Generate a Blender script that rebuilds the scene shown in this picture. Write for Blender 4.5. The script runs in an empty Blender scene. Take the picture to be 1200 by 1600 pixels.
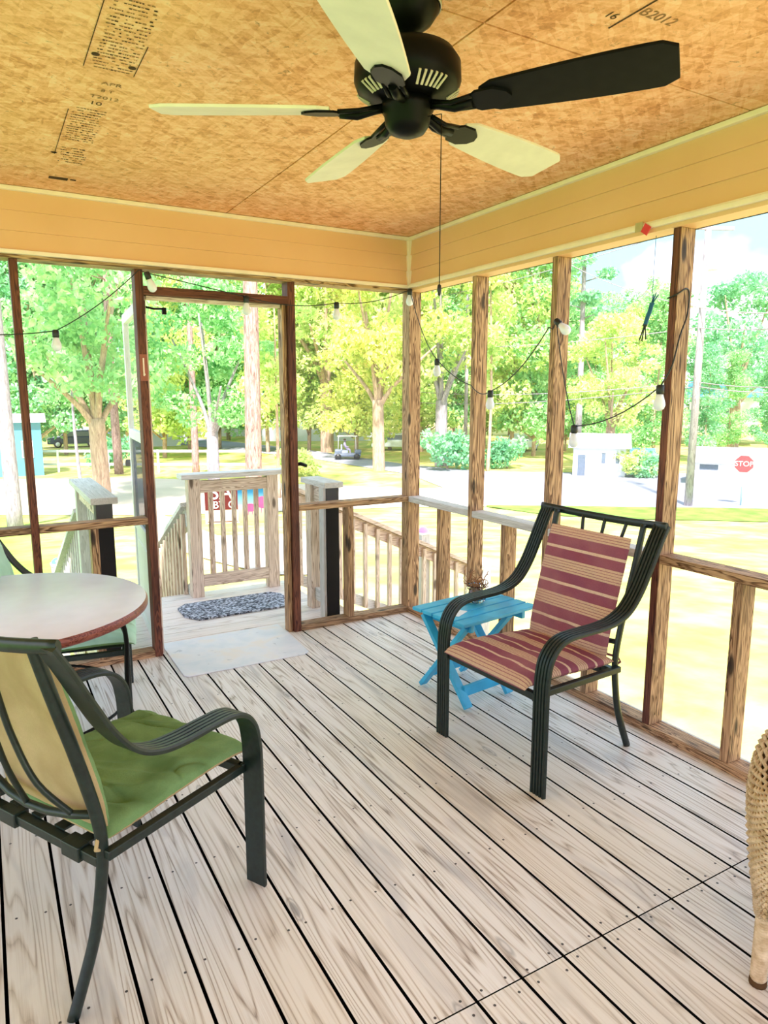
import bpy, bmesh, math, random
import numpy as np
from mathutils import Vector, Matrix, noise as mnoise
PI = math.pi
random.seed(7)
SC = bpy.context.scene
COL = SC.collection

# ------------------------------------------------------------------ camera
CP = Vector((-2.4582, -3.9619, 1.482)); YAW = .5199; PIT = -.1654; FPX = 1090.2
FW = Vector((math.sin(YAW)*math.cos(PIT), math.cos(YAW)*math.cos(PIT), math.sin(PIT)))
RT = Vector((math.cos(YAW), -math.sin(YAW), 0)); UP = RT.cross(FW)
cd = bpy.data.cameras.new('camera'); cam = bpy.data.objects.new('camera', cd); COL.objects.link(cam)
cam.matrix_world = Matrix(((RT.x, UP.x, -FW.x, CP.x), (RT.y, UP.y, -FW.y, CP.y), (RT.z, UP.z, -FW.z, CP.z), (0, 0, 0, 1)))
cd.sensor_fit = 'HORIZONTAL'; cd.sensor_width = 36; cd.lens = 36*FPX/1200; cd.clip_start = .05; cd.clip_end = 600
SC.camera = cam

# ------------------------------------------------------------------ light and exposure
vs = SC.view_settings
vs.view_transform = 'Standard'; vs.look = 'None'; vs.gamma = 1; vs.use_curve_mapping = False
vs.exposure = 1.58
SKY_ZENITH = (.30, .62, .85); SKY_CYAN = (.22, .38, .46); SKY_WHITE = (1.08, .94, 1.16); SKY_STRENGTH = 1.3
w = bpy.data.worlds.new('sky'); SC.world = w; w.use_nodes = True
nt = w.node_tree; nt.nodes.clear()
N = nt.nodes.new; L = nt.links.new
o_ = N('ShaderNodeOutputWorld'); b_ = N('ShaderNodeBackground'); b_.inputs[1].default_value = SKY_STRENGTH
tc = N('ShaderNodeTexCoord'); nz = N('ShaderNodeTexNoise'); nz.inputs['Scale'].default_value = 2.6; nz.inputs['Detail'].default_value = 6
cr = N('ShaderNodeValToRGB'); cr.color_ramp.elements[0].position = .50; cr.color_ramp.elements[1].position = .62
cr.color_ramp.elements[0].color = (0, 0, 0, 1); cr.color_ramp.elements[1].color = (1, 1, 1, 1)
mx = N('ShaderNodeMix'); mx.data_type = 'RGBA'; mx.inputs[6].default_value = SKY_CYAN+(1,); mx.inputs[7].default_value = SKY_WHITE+(1,)
sp = N('ShaderNodeSeparateXYZ'); mr = N('ShaderNodeMapRange'); mr.inputs[1].default_value = .10; mr.inputs[2].default_value = .02
mm = N('ShaderNodeMath'); mm.operation = 'MAXIMUM'
L(tc.outputs['Generated'], nz.inputs[0]); L(nz.outputs[0], cr.inputs[0]); L(tc.outputs['Generated'], sp.inputs[0]); L(sp.outputs[2], mr.inputs[0])
L(cr.outputs[0], mm.inputs[0]); L(mr.outputs[0], mm.inputs[1]); L(mm.outputs[0], mx.inputs[0])
L(mx.outputs[2], b_.inputs[0]); L(b_.outputs[0], o_.inputs[0])
sd = bpy.data.lights.new('sun', 'SUN'); sun = bpy.data.objects.new('sun', sd); COL.objects.link(sun)
sd.energy = 4.4; sd.angle = math.radians(3); sd.color = (1, .92, .88)
SUN_TO = Vector((.55, .85, -1.35)).normalized()
sun.rotation_euler = SUN_TO.to_track_quat('-Z', 'Y').to_euler()
sun.location = (-6, -10, 15)

# ------------------------------------------------------------------ placing helpers
def ray(u, v): return (FW + RT*((u-600)/FPX) - UP*((v-800)/FPX))
def gz(x, y):
    r = math.hypot(x-CP.x, y-CP.y)
    t = min(1, max(0, (r-6)/24)); return -1.0 - 2.3*t
def gp(u, v, dz=0):                     # point of the ground seen along a viewing ray
    d = ray(u, v); t0 = .5
    if d.z > -.012: d = Vector((d.x, d.y, -.012))
    t = t0
    while t < 300:
        p = CP+d*t
        if p.z < gz(p.x, p.y): break
        t += .05
    p.z = gz(p.x, p.y)+dz; return p
def col_at(u, dist):                    # ground point at a given distance in the direction of column u
    d = ray(u, 640); h = Vector((d.x, d.y, 0)).normalized(); p = CP+h*dist; return Vector((p.x, p.y, gz(p.x, p.y)))

# ------------------------------------------------------------------ mesh builder
class MB:
    def __init__(s): s.v = []; s.f = []; s.m = []; s.uv = {}; s.sm = []
    def add(s, vs, fs, mi=0, smooth=False):
        o = len(s.v); s.v += [tuple(v) for v in vs]
        for f in fs: s.f.append(tuple(i+o for i in f)); s.m.append(mi); s.sm.append(smooth)
        return o
    def box(s, x0, x1, y0, y1, z0, z1, mi=0):
        s.add([(x0,y0,z0),(x1,y0,z0),(x1,y1,z0),(x0,y1,z0),(x0,y0,z1),(x1,y0,z1),(x1,y1,z1),(x0,y1,z1)],
              [(0,3,2,1),(4,5,6,7),(0,1,5,4),(1,2,6,5),(2,3,7,6),(3,0,4,7)], mi)
        return s
    def bar(s, p0, p1, w, h, up=(0,0,1), mi=0):
        p0 = Vector(p0); p1 = Vector(p1); d = (p1-p0).normalized(); up = Vector(up)
        a = d.cross(up)
        if a.length < 1e-4: a = d.cross(Vector((1,0,0)))
        a.normalize(); b = a.cross(d).normalized()
        vs = [p+a*(sx*w/2)+b*(sy*h/2) for p in (p0,p1) for sx,sy in ((-1,-1),(1,-1),(1,1),(-1,1))]
        s.add(vs, [(0,1,2,3),(7,6,5,4),(0,4,5,1),(1,5,6,2),(2,6,7,3),(3,7,4,0)], mi); return s
    def sweep(s, path, prof, side=None, closed=False, mi=0, smooth=True, cap=True, scale=None):
        # prof: list of (a,b); side: fixed lateral vector (plane sweeps) or None
        P = [Vector(p) for p in path]; n = len(P); k = len(prof); o = len(s.v)
        la = None
        for i, p in enumerate(P):
            if closed: t = (P[(i+1)%n]-P[i-1])
            else: t = P[min(i+1,n-1)]-P[max(i-1,0)]
            t.normalize()
            if side is not None: a = Vector(side).normalized()
            else:
                if la is None:
                    a = t.cross(Vector((0,0,1)))
                    if a.length < .05: a = t.cross(Vector((1,0,0)))
                else: a = la - t*la.dot(t)
                a.normalize(); la = a
            b = a.cross(t).normalized(); sc = scale[i] if scale else 1
            for (x, y) in prof: s.v.append(tuple(p+a*(x*sc)+b*(y*sc)))
        m = n if closed else n-1
        for i in range(m):
            for j in range(k):
                a0 = o+i*k+j; a1 = o+i*k+(j+1)%k; b0 = o+((i+1)%n)*k+j; b1 = o+((i+1)%n)*k+(j+1)%k
                s.f.append((a0,a1,b1,b0)); s.m.append(mi); s.sm.append(smooth)
        if cap and not closed:
            s.f.append(tuple(o+j for j in reversed(range(k)))); s.m.append(mi); s.sm.append(False)
            s.f.append(tuple(o+(n-1)*k+j for j in range(k))); s.m.append(mi); s.sm.append(False)
        return s
    def tube(s, path, r, n=10, mi=0, closed=False, scale=None, side=None):
        return s.sweep(path, [(r*math.cos(2*PI*j/n), r*math.sin(2*PI*j/n)) for j in range(n)], side=side, closed=closed, mi=mi, scale=scale)
    def lathe(s, c, prof, n=28, mi=0, smooth=True, axis=None):
        c = Vector(c); o = len(s.v); k = len(prof)
        R = Vector((0,0,1)).rotation_difference(Vector(axis)).to_matrix() if axis else Matrix.Identity(3)
        for j in range(n):
            a = 2*PI*j/n
            for r, z in prof: s.v.append(tuple(c+R@Vector((r*math.cos(a), r*math.sin(a), z))))
        for j in range(n):
            for i in range(k-1):
                s.f.append((o+j*k+i, o+((j+1)%n)*k+i, o+((j+1)%n)*k+i+1, o+j*k+i+1)); s.m.append(mi); s.sm.append(smooth)
        return s
    def build(s, name, mats, parent=None, bevel=0, loc=None, weld=False):
        me = bpy.data.meshes.new(name); me.from_pydata(s.v, [], s.f)
        if not isinstance(mats, (list, tuple)): mats = [mats]
        for m in mats: me.materials.append(m)
        me.polygons.foreach_set('material_index', s.m); me.polygons.foreach_set('use_smooth', s.sm); me.update()
        if s.uv:
            ul = me.uv_layers.new(name='UVMap')
            for l in me.loops: ul.data[l.index].uv = s.uv.get(l.vertex_index, (0,0))
        bm = bmesh.new(); bm.from_mesh(me); bmesh.ops.recalc_face_normals(bm, faces=bm.faces); bm.to_mesh(me); bm.free()
        ob = bpy.data.objects.new(name, me); COL.objects.link(ob)
        if parent: ob.parent = parent
        if loc: ob.location = loc
        if bevel:
            bv = ob.modifiers.new('bevel', 'BEVEL'); bv.width = bevel; bv.segments = 2; bv.limit_method = 'ANGLE'; bv.angle_limit = math.radians(50)
        return ob
def tag(o, label=None, cat=None, group=None, kind=None):
    for k, v in (('label', label), ('category', cat), ('group', group), ('kind', kind)):
        if v: o[k] = v
    return o
def empty(name, loc=(0,0,0), rz=0):
    o = bpy.data.objects.new(name, None); COL.objects.link(o); o.location = loc; o.rotation_euler = (0,0,rz); o.empty_display_size = .1
    return o
def copy_tree(o, parent=None):
    c = o.copy(); COL.objects.link(c)
    if parent: c.parent = parent
    for ch in list(o.children): copy_tree(ch, c)
    return c
def crom(pts, n=6):
    P = [Vector(p) for p in pts]; out = []
    for i in range(len(P)-1):
        p0 = P[max(i-1,0)]; p1 = P[i]; p2 = P[i+1]; p3 = P[min(i+2,len(P)-1)]
        for k in range(n):
            t = k/n; out.append(.5*((2*p1)+(p2-p0)*t+(2*p0-5*p1+4*p2-p3)*t*t+(3*p1-p0-3*p2+p3)*t**3))
    out.append(P[-1]); return out
def text(body, size, mat, M, name, parent, thick=0):
    cu = bpy.data.curves.new(name, 'FONT'); cu.body = body; cu.size = size; cu.extrude = thick; cu.align_x = 'CENTER'; cu.align_y = 'CENTER'
    t = bpy.data.objects.new('tmp', cu); COL.objects.link(t)
    me = bpy.data.meshes.new_from_object(t.evaluated_get(bpy.context.evaluated_depsgraph_get()))
    bpy.data.objects.remove(t); me.transform(M); me.materials.clear(); me.materials.append(mat)
    o = bpy.data.objects.new(name, me); COL.objects.link(o)
    if parent: o.parent = parent
    return o
def tblob(body, size, M):               # text outline geometry as raw verts/faces
    cu = bpy.data.curves.new('t', 'FONT'); cu.body = body; cu.size = size; cu.align_x = 'CENTER'; cu.align_y = 'CENTER'
    t = bpy.data.objects.new('tmp', cu); COL.objects.link(t)
    me = bpy.data.meshes.new_from_object(t.evaluated_get(bpy.context.evaluated_depsgraph_get()))
    bpy.data.objects.remove(t)
    r = [tuple(M@v.co) for v in me.vertices], [tuple(p.vertices) for p in me.polygons]
    bpy.data.meshes.remove(me); return r

# ------------------------------------------------------------------ materials
class NG:
    def __init__(s, name):
        s.m = bpy.data.materials.new(name); s.m.use_nodes = True; s.t = s.m.node_tree; s.t.nodes.clear()
        s.out = s.n('ShaderNodeOutputMaterial'); s.bs = s.n('ShaderNodeBsdfPrincipled'); s.l(s.bs.outputs[0], s.out.inputs[0])
    def n(s, t, **k):
        x = s.t.nodes.new(t)
        for a, b in k.items(): setattr(x, a, b)
        return x
    def l(s, a, b): s.t.links.new(a, b)
    def co(s, scale=(1,1,1), kind='Object', rand=True, rot=(0,0,0)):
        tc = s.n('ShaderNodeTexCoord'); mp = s.n('ShaderNodeMapping'); mp.inputs['Scale'].default_value = scale; mp.inputs['Rotation'].default_value = rot
        s.l(tc.outputs[kind], mp.inputs[0])
        if rand:
            oi = s.n('ShaderNodeObjectInfo'); mu = s.n('ShaderNodeMath', operation='MULTIPLY'); mu.inputs[1].default_value = 37
            s.l(oi.outputs['Random'], mu.inputs[0]); s.l(mu.outputs[0], mp.inputs[1])
        return mp.outputs[0]
    def noise(s, co, scale, detail=4, dist=0, rough=.5):
        x = s.n('ShaderNodeTexNoise'); x.inputs['Scale'].default_value = scale; x.inputs['Detail'].default_value = detail
        x.inputs['Distortion'].default_value = dist; x.inputs['Roughness'].default_value = rough
        if co is not None: s.l(co, x.inputs[0])
        return x.outputs[0]
    def ramp(s, fac, stops, interp='LINEAR'):
        x = s.n('ShaderNodeValToRGB'); r = x.color_ramp; r.interpolation = interp
        while len(r.elements) < len(stops): r.elements.new(.5)
        for e, (p, c) in zip(r.elements, stops):
            e.position = p; e.color = (c+(1,)) if isinstance(c, tuple) else (c,c,c,1)
        s.l(fac, x.inputs[0]); return x.outputs[0]
    def mix(s, a, b, f, blend='MIX'):
        x = s.n('ShaderNodeMix', data_type='RGBA', blend_type=blend)
        for i, v in ((6,a),(7,b),(0,f)):
            if isinstance(v, (int,float)): x.inputs[i].default_value = v
            elif isinstance(v, tuple): x.inputs[i].default_value = v+(1,)
            else: s.l(v, x.inputs[i])
        return x.outputs[2]
    def math(s, op, a, b=None, c=None):
        x = s.n('ShaderNodeMath', operation=op)
        for i, v in enumerate((a,b,c)):
            if v is None: continue
            if isinstance(v, (int,float)): x.inputs[i].default_value = v
            else: s.l(v, x.inputs[i])
        return x.outputs[0]
    def fin(s, color, rough=.6, spec=.5, metal=0, bump=None, bs=.3, bd=.005):
        if isinstance(color, tuple): s.bs.inputs['Base Color'].default_value = color+(1,)
        else: s.l(color, s.bs.inputs['Base Color'])
        if isinstance(rough, (int,float)): s.bs.inputs['Roughness'].default_value = rough
        else: s.l(rough, s.bs.inputs['Roughness'])
        s.bs.inputs['Specular IOR Level'].default_value = spec; s.bs.inputs['Metallic'].default_value = metal
        if bump is not None:
            b = s.n('ShaderNodeBump'); b.inputs['Strength'].default_value = bs; b.inputs['Distance'].default_value = bd
            s.l(bump, b.inputs['Height']); s.l(b.outputs[0], s.bs.inputs['Normal'])
        return s.m
def plain(name, c, rough=.6, spec=.5, metal=0, var=.08, scale=14):
    g = NG(name); n = g.noise(g.co(), scale, 5)
    lo = tuple(max(0, x*(1-var*2)) for x in c); hi = tuple(min(1, x*(1+var)) for x in c)
    return g.fin(g.ramp(n, [(.3, lo), (.7, hi)]), rough, spec, metal)
def wood(name, axis, c_lo, c_mid, c_hi, knots=True, rough=.62, contrast=1):
    g = NG(name); sc = [26, 26, 26]; sc[axis] = 1.3
    co = g.co(tuple(sc))
    n1 = g.noise(co, 1, 3, 1.2, .6)
    wv = g.math('FRACT', g.math('MULTIPLY', n1, 9))
    ring = g.ramp(wv, [(0, 0.), (.35, .55), (.8, 1.), (1, .1)])
    sc2 = [150, 150, 150]; sc2[axis] = 4
    fine = g.noise(g.co(tuple(sc2)), 1, 3)
    f = g.math('ADD', g.math('MULTIPLY', ring, .6*contrast), g.math('MULTIPLY', fine, .55))
    col = g.ramp(f, [(.22, c_lo), (.5, c_mid), (.78, c_hi)])
    big = g.noise(g.co((2,2,2)), 1, 3)
    col = g.mix(col, c_lo, g.ramp(big, [(.52, 0.), (.75, .6)]))
    if knots:
        sk = [11, 11, 11]; sk[axis] = 3.4
        vo = g.n('ShaderNodeTexVoronoi'); vo.inputs['Scale'].default_value = 1; g.l(g.co(tuple(sk)), vo.inputs[0])
        kd = g.ramp(vo.outputs['Distance'], [(.0, 1.), (.13, .85), (.2, 0.)])
        col = g.mix(col, tuple(x*.35 for x in c_lo), kd)
    return g.fin(col, rough, .35, 0, f, .25, .003)
POSTC = ((.035,.016,.008), (.24,.120,.055), (.55,.34,.18))
M = {}
for i, a in enumerate('xyz'):
    M['post'+a] = wood('weathered_pine_'+a, i, *POSTC)
    M['dark'+a] = wood('stained_post_'+a, i, (.03,.008,.005), (.10,.028,.014), (.19,.06,.03), knots=False)
    M['out'+a] = wood('outdoor_pine_'+a, i, (.30,.19,.125), (.61,.46,.355), (.82,.67,.55))
    M['grey'+a] = wood('greyed_pine_'+a, i, (.42,.40,.36), (.66,.63,.60), (.82,.80,.79), knots=False, contrast=.5)
M['black'] = plain('black_metal', (.0025,.0025,.0025), .4, .12)
M['shadewood'] = plain('roof_shaded_wood', (.014,.012,.012), .7, .3)  # shade of the roof on the near posts, put into the colour
def mk_frame():
    g = NG('dark_green_powder_coat'); n = g.noise(g.co(), 60, 4)
    return g.fin(g.ramp(n, [(.3, (.005,.010,.008)), (.75, (.012,.024,.019))]), .38, .45)
M['frame'] = mk_frame()
M['trim'] = plain('cream_vinyl_trim', (.95,.76,.66), .45, .4, var=.03)
def mk_siding():
    g = NG('tan_vinyl_siding'); n = g.noise(g.co((1,1,1)), 2, 3)
    return g.fin(g.ramp(n, [(.3, (.80,.45,.25)), (.7, (.85,.50,.30))]), .5, .4)
M['siding'] = mk_siding()
def mk_osb():
    g = NG('oriented_strand_board')
    co = g.co((1,1,1), rand=False)
    base = None
    for k, (rz, sc) in enumerate(((.3,(14,60,1)), (1.4,(16,55,1)), (2.5,(12,64,1)))):
        m0 = g.n('ShaderNodeMapping'); m0.inputs['Rotation'].default_value = (0,0,rz); g.l(co, m0.inputs[0]); mp = g.n('ShaderNodeMapping'); mp.inputs['Scale'].default_value = sc; g.l(m0.outputs[0], mp.inputs[0])
        vo = g.n('ShaderNodeTexVoronoi'); vo.inputs['Scale'].default_value = 1; g.l(mp.outputs[0], vo.inputs[0])
        bw = g.n('ShaderNodeRGBToBW'); g.l(vo.outputs['Color'], bw.inputs[0])
        base = bw.outputs[0] if base is None else g.math('ADD', base, bw.outputs[0])
    f = g.math('DIVIDE', base, 3.0)
    fn = g.noise(co, 90, 5, 0, .7)
    f = g.math('ADD', g.math('MULTIPLY', f, .65), g.math('MULTIPLY', fn, .4))
    col = g.ramp(f, [(.2, (.44,.15,.055)), (.42, (.78,.35,.17)), (.58, (.94,.50,.30)), (.8, (.99,.68,.50))])
    fl = g.noise(co, 26, 6, 1.5, .75)
    col = g.mix(col, (.20,.08,.02), g.ramp(fl, [(.60, 0.), (.70, .85)]))
    big = g.noise(co, 1.3, 3); col = g.mix(col, (.92,.56,.30), g.ramp(big, [(.45, 0.), (.7, .35)]))
    return g.fin(col, .7, .25, 0, f, .35, .004)
M['osb'] = mk_osb()
A17 = -.065; PITCH = .1445; JOINT = -2.77
def mk_deck(axis, name, warm):
    g = NG(name); tc = g.n('ShaderNodeTexCoord'); sp = g.n('ShaderNodeSeparateXYZ'); g.l(tc.outputs['Object'], sp.inputs[0])
    X = sp.outputs[0 if axis == 1 else 1]; Y = sp.outputs[1 if axis == 1 else 0]
    idx = g.math('FLOOR', g.math('DIVIDE', g.math('SUBTRACT', X, A17 if axis == 1 else .095), PITCH))
    far = g.math('LESS_THAN', Y, JOINT) if axis == 1 else g.math('LESS_THAN', Y, -50.)
    seed = g.math('ADD', g.math('MULTIPLY', idx, 3.717), g.math('MULTIPLY', far, 11.3))
    wn = g.n('ShaderNodeTexWhiteNoise', noise_dimensions='1D'); g.l(seed, wn.inputs['W']); rnd = wn.outputs[0]
    def vec(sx, sy, off=1.):
        cb = g.n('ShaderNodeCombineXYZ'); g.l(g.math('MULTIPLY', X, sx), cb.inputs[0])
        g.l(g.math('MULTIPLY_ADD', Y, sy, g.math('MULTIPLY', rnd, 91.)), cb.inputs[1]); g.l(g.math('MULTIPLY', seed, off), cb.inputs[2]); return cb.outputs[0]
    n1 = g.noise(vec(9, .42), 1, 2, .25, .45)
    wv = g.math('FRACT', g.math('MULTIPLY', n1, 22))
    ring = g.ramp(wv, [(0, 0.), (.22, .75), (.75, 1.), (1, .15)])
    fine = g.noise(vec(150, 2), 1, 4, 0, .65)
    f = g.math('ADD', g.math('MULTIPLY', ring, .34), g.math('MULTIPLY', fine, .66))
    col = g.ramp(f, [(.30, warm[0]), (.46, warm[1]), (.64, warm[2])])
    st = g.noise(vec(9, 2.2), 1, 4, .6)
    col = g.mix(col, (.34,.33,.37), g.ramp(st, [(.54, 0.), (.72, .55)]))
    col = g.mix(col, warm[3], g.ramp(rnd, [(0, 0.), (1, .45)]))
    vo = g.n('ShaderNodeTexVoronoi'); vo.inputs['Scale'].default_value = 1; g.l(vec(7., 2.0), vo.inputs[0])
    kd = g.ramp(vo.outputs['Distance'], [(0, 1.), (.06, .8), (.085, .15), (.10, .7), (.125, 0.)])
    col = g.mix(col, (.17,.155,.16), g.math('MULTIPLY', kd, .75))
    return g.fin(col, g.ramp(fine, [(.3,.34),(.7,.55)]), .6, 0, f, .18, .003)
M['deck'] = mk_deck(1, 'weathered_deck_board', ((.27,.20,.165), (.64,.56,.51), (.84,.79,.77), (.80,.69,.56)))
M['landing'] = mk_deck(0, 'landing_board', ((.50,.38,.32), (.76,.66,.60), (.86,.78,.74), (.88,.74,.68)))
M['void'] = plain('shadow_gap', (.01,.01,.01), 1, 0)
M['nail'] = plain('nail_head', (.07,.06,.06), .5, .5)
def mk_stripe():
    g = NG('burgundy_striped_fabric'); tc = g.n('ShaderNodeTexCoord'); sp = g.n('ShaderNodeSeparateXYZ'); g.l(tc.outputs['UV'], sp.inputs[0])
    v = g.math('FRACT', g.math('DIVIDE', sp.outputs[1], .155))
    B = (.27,.075,.115); T = (.62,.42,.29); T2 = (.70,.50,.37)
    st = [(0,B),(.02,T)]
    p = .02
    for k in range(5):
        st += [(p, T2), (p+.055, B if k < 4 else T2), (p+.068, T2)] ; p += .075
    st = [(0,B),(.03,T),(.085,B),(.10,T),(.16,B),(.175,T),(.235,B),(.25,T),(.31,B),(.325,T),(.39,B),(.66,T2),(.735,B)]
    col = g.ramp(v, st, 'CONSTANT')
    wv = g.noise(g.co((1,1,1)), 260, 2); col = g.mix(col, (.12,.03,.04), g.ramp(wv, [(.45, 0.), (.8, .35)]))
    fade_sheen = g.noise(g.co((1,1,1)), 4, 3); col = g.mix(col, (.55,.28,.26), g.ramp(fade_sheen, [(.45, .0), (.75, .3)]))  # patchy fade, with the cloth's pink sheen painted into it
    return g.fin(col, .85, .15, 0, wv, .2, .002)
M['stripe'] = mk_stripe()
def mk_cloth(name, a, b):
    g = NG(name); n = g.noise(g.co(), 7, 5, .3); f = g.noise(g.co(), 300, 2)
    return g.fin(g.mix(g.ramp(n, [(.3, a), (.7, b)]), a, g.ramp(f, [(.4,0.),(.8,.4)])), .85, .15, 0, f, .2, .002)
M['green'] = mk_cloth('green_cushion_fabric', (.11,.20,.075), (.23,.36,.15))
M['tan'] = mk_cloth('tan_cushion_backing', (.42,.29,.14), (.58,.42,.23))
M['mint'] = mk_cloth('sunlit_mint_fabric', (.38,.62,.46), (.50,.74,.58))  # green cloth lightened to mint, sunlight put into the colour
M['blue'] = plain('turquoise_painted_wood', (.035,.42,.70), .4, .5, var=.12, scale=9)
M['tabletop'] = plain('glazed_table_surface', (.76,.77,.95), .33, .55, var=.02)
M['redwood'] = wood('reddish_table_rim', 0, (.07,.012,.008), (.17,.035,.025), (.28,.08,.055), knots=False, rough=.3)
M['bladeglare'] = plain('glare_blade_face', (.74,.68,.60), .45, .4, var=.04)  # sky glare on dark blades, painted as a cream colour
M['bladedark'] = plain('dark_blade_face', (.004,.004,.004), .5, .12, var=.25, scale=30)
M['white'] = plain('white_paint', (.85,.87,.88), .4, .4, var=.03)
M['bulb'] = plain('frosted_white_bulb', (.84,.84,1.0), .2, .6, var=.01)
M['plastic'] = plain('black_plastic', (.012,.014,.016), .4, .5)
M['redplastic'] = plain('red_plastic', (.75,.04,.06), .4, .5)
M['bluecord'] = plain('blue_cord', (.02,.12,.25), .6, .3)
def mk_mat(kind):
    g = NG('doormat_'+kind)
    if kind == 'braided':
        vo = g.n('ShaderNodeTexVoronoi'); vo.inputs['Scale'].default_value = 70; g.l(g.co((1,1.6,1)), vo.inputs[0])
        bw = g.n('ShaderNodeRGBToBW'); g.l(vo.outputs['Color'], bw.inputs[0])
        return g.fin(g.ramp(bw.outputs[0], [(.25,(.05,.055,.07)), (.5,(.20,.22,.26)), (.75,(.60,.64,.74))]), .9, .2, 0, bw.outputs[0], .5, .006)
    n = g.noise(g.co(), 6, 4, .5); n2 = g.noise(g.co(), 14, 3, .4)
    c = g.ramp(n, [(.35, (.70,.74,.80)), (.55, (.80,.80,.84)), (.7, (.84,.78,.74))])
    c = g.mix(c, (.42,.44,.50), g.ramp(n2, [(.66, 0.), (.72, .6)]))
    return g.fin(c, .5, .4)
M['braid'] = mk_mat('braided'); M['flatmat'] = mk_mat('flat')
def mk_wicker():
    g = NG('tan_wicker'); n = g.noise(g.co(), 40, 4)
    return g.fin(g.ramp(n, [(.3,(.42,.27,.13)), (.7,(.74,.56,.36))]), .6, .3)
M['wicker'] = mk_wicker()
M['wickerdark'] = plain('dark_wicker_gap', (.10,.05,.02), .9, .1)
def mk_glass():
    g = NG('clear_glass'); g.bs.inputs['Transmission Weight'].default_value = 1; g.bs.inputs['IOR'].default_value = 1.3
    return g.fin((.9,.95,1.), .05, .5)
M['glass'] = mk_glass()
M['twig'] = plain('dried_twig', (.30,.14,.07), .8, .2)
M['paper'] = plain('white_paper', (.8,.85,.88), .8, .2, var=.03)
def mk_screen(name, c, a):
    g = NG(name); tr = g.n('ShaderNodeBsdfTransparent'); df = g.n('ShaderNodeBsdfDiffuse'); df.inputs[0].default_value = c+(1,)
    mx = g.n('ShaderNodeMixShader'); mx.inputs[0].default_value = a; g.l(tr.outputs[0], mx.inputs[1]); g.l(df.outputs[0], mx.inputs[2])
    g.l(mx.outputs[0], g.out.inputs[0]); return g.m
M['screen'] = mk_screen('insect_screen', (.62,.64,.66), .09)
M['doorscreen'] = mk_screen('storm_door_screen', (.10,.12,.16), .55)
def mk_grass():
    g = NG('lawn_grass'); co = g.co((1,1,1), rand=False)
    tc = g.n('ShaderNodeTexCoord'); sp = g.n('ShaderNodeSeparateXYZ'); g.l(tc.outputs['Object'], sp.inputs[0])
    n = g.noise(co, .35, 5, .4, .6); f = g.noise(co, 9, 5, .3, .7); m = g.noise(co, 1.6, 4)
    col = g.ramp(m, [(.35, (.52,.46,.12)), (.5, (.66,.57,.20)), (.66, (.72,.55,.26))])
    col = g.mix(col, (.30,.44,.08), g.ramp(n, [(.45, 0.), (.62, .8)]))
    lft = g.math('MULTIPLY_ADD', sp.outputs[0], -.35, .1)       # lusher turf towards the left of the yard
    cl = g.n('ShaderNodeClamp'); g.l(lft, cl.inputs[0]); col = g.mix(col, (.15,.38,.045), g.math('MULTIPLY', cl.outputs[0], .85))
    dist = g.math('SUBTRACT', g.math('ABSOLUTE', g.math('SUBTRACT', sp.outputs[0], .9)), .3)
    dirt = g.math('MULTIPLY', g.ramp(dist, [(.2, 1.), (.9, 0.)]), g.ramp(sp.outputs[1], [(.0, 1.), (.05, 0.)]))
    col = g.mix(col, (.62,.47,.38), g.math('MULTIPLY', dirt, g.ramp(f, [(.35, .4), (.55, 1.)])))
    col = g.mix(col, (.45,.42,.14), g.ramp(f, [(.5, 0.), (.8, .35)]))
    return g.fin(col, .95, .05, 0, f, .4, .03)
M['grass'] = mk_grass()
M['road'] = plain('sunlit_asphalt', (.30,.305,.36), .9, .1, var=.05, scale=.5)
M['sand'] = plain('pale_sand_drive', (.62,.53,.45), .95, .05, var=.05, scale=.6)
def mk_leaf(name, cols):
    g = NG(name); co = g.co((1,1,1)); n = g.noise(co, .55, 3, 0, .6); n2 = g.noise(co, 3.2, 2)
    f = g.math('ADD', g.math('MULTIPLY', n, .55), g.math('MULTIPLY', n2, .45))
    c = g.ramp(f, [(.36, cols[0]), (.5, cols[1]), (.64, cols[2])])
    df = g.n('ShaderNodeBsdfDiffuse'); tr = g.n('ShaderNodeBsdfTranslucent'); mx = g.n('ShaderNodeMixShader'); mx.inputs[0].default_value = .4
    g.l(c, df.inputs[0]); g.l(c, tr.inputs[0]); g.l(df.outputs[0], mx.inputs[1]); g.l(tr.outputs[0], mx.inputs[2]); g.l(mx.outputs[0], g.out.inputs[0]); return g.m
M['leafg'] = mk_leaf('green_leaves', ((.16,.44,.15), (.38,.70,.32), (.68,.86,.45)))
M['leafy'] = mk_leaf('yellow_green_leaves', ((.36,.60,.16), (.64,.78,.28), (.88,.84,.44)))
M['leafd'] = mk_leaf('deep_green_leaves', ((.12,.40,.20), (.30,.64,.36), (.54,.80,.50)))
M['leafo'] = mk_leaf('autumn_leaves', ((.42,.60,.16), (.72,.78,.24), (.92,.80,.34)))
def mk_bark(name, a, b):
    g = NG(name); n = g.noise(g.co((14,14,2.5)), 1, 5, .8, .7)
    return g.fin(g.ramp(n, [(.35, a), (.62, b)]), .9, .1, 0, n, .5, .04)
M['barkp'] = mk_bark('pine_bark', (.16,.09,.08), (.50,.35,.31)); M['barkb'] = mk_bark('brown_bark', (.30,.20,.14), (.60,.44,.32))
M['barkw'] = mk_bark('pale_bark', (.22,.19,.21), (.48,.43,.46))

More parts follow.
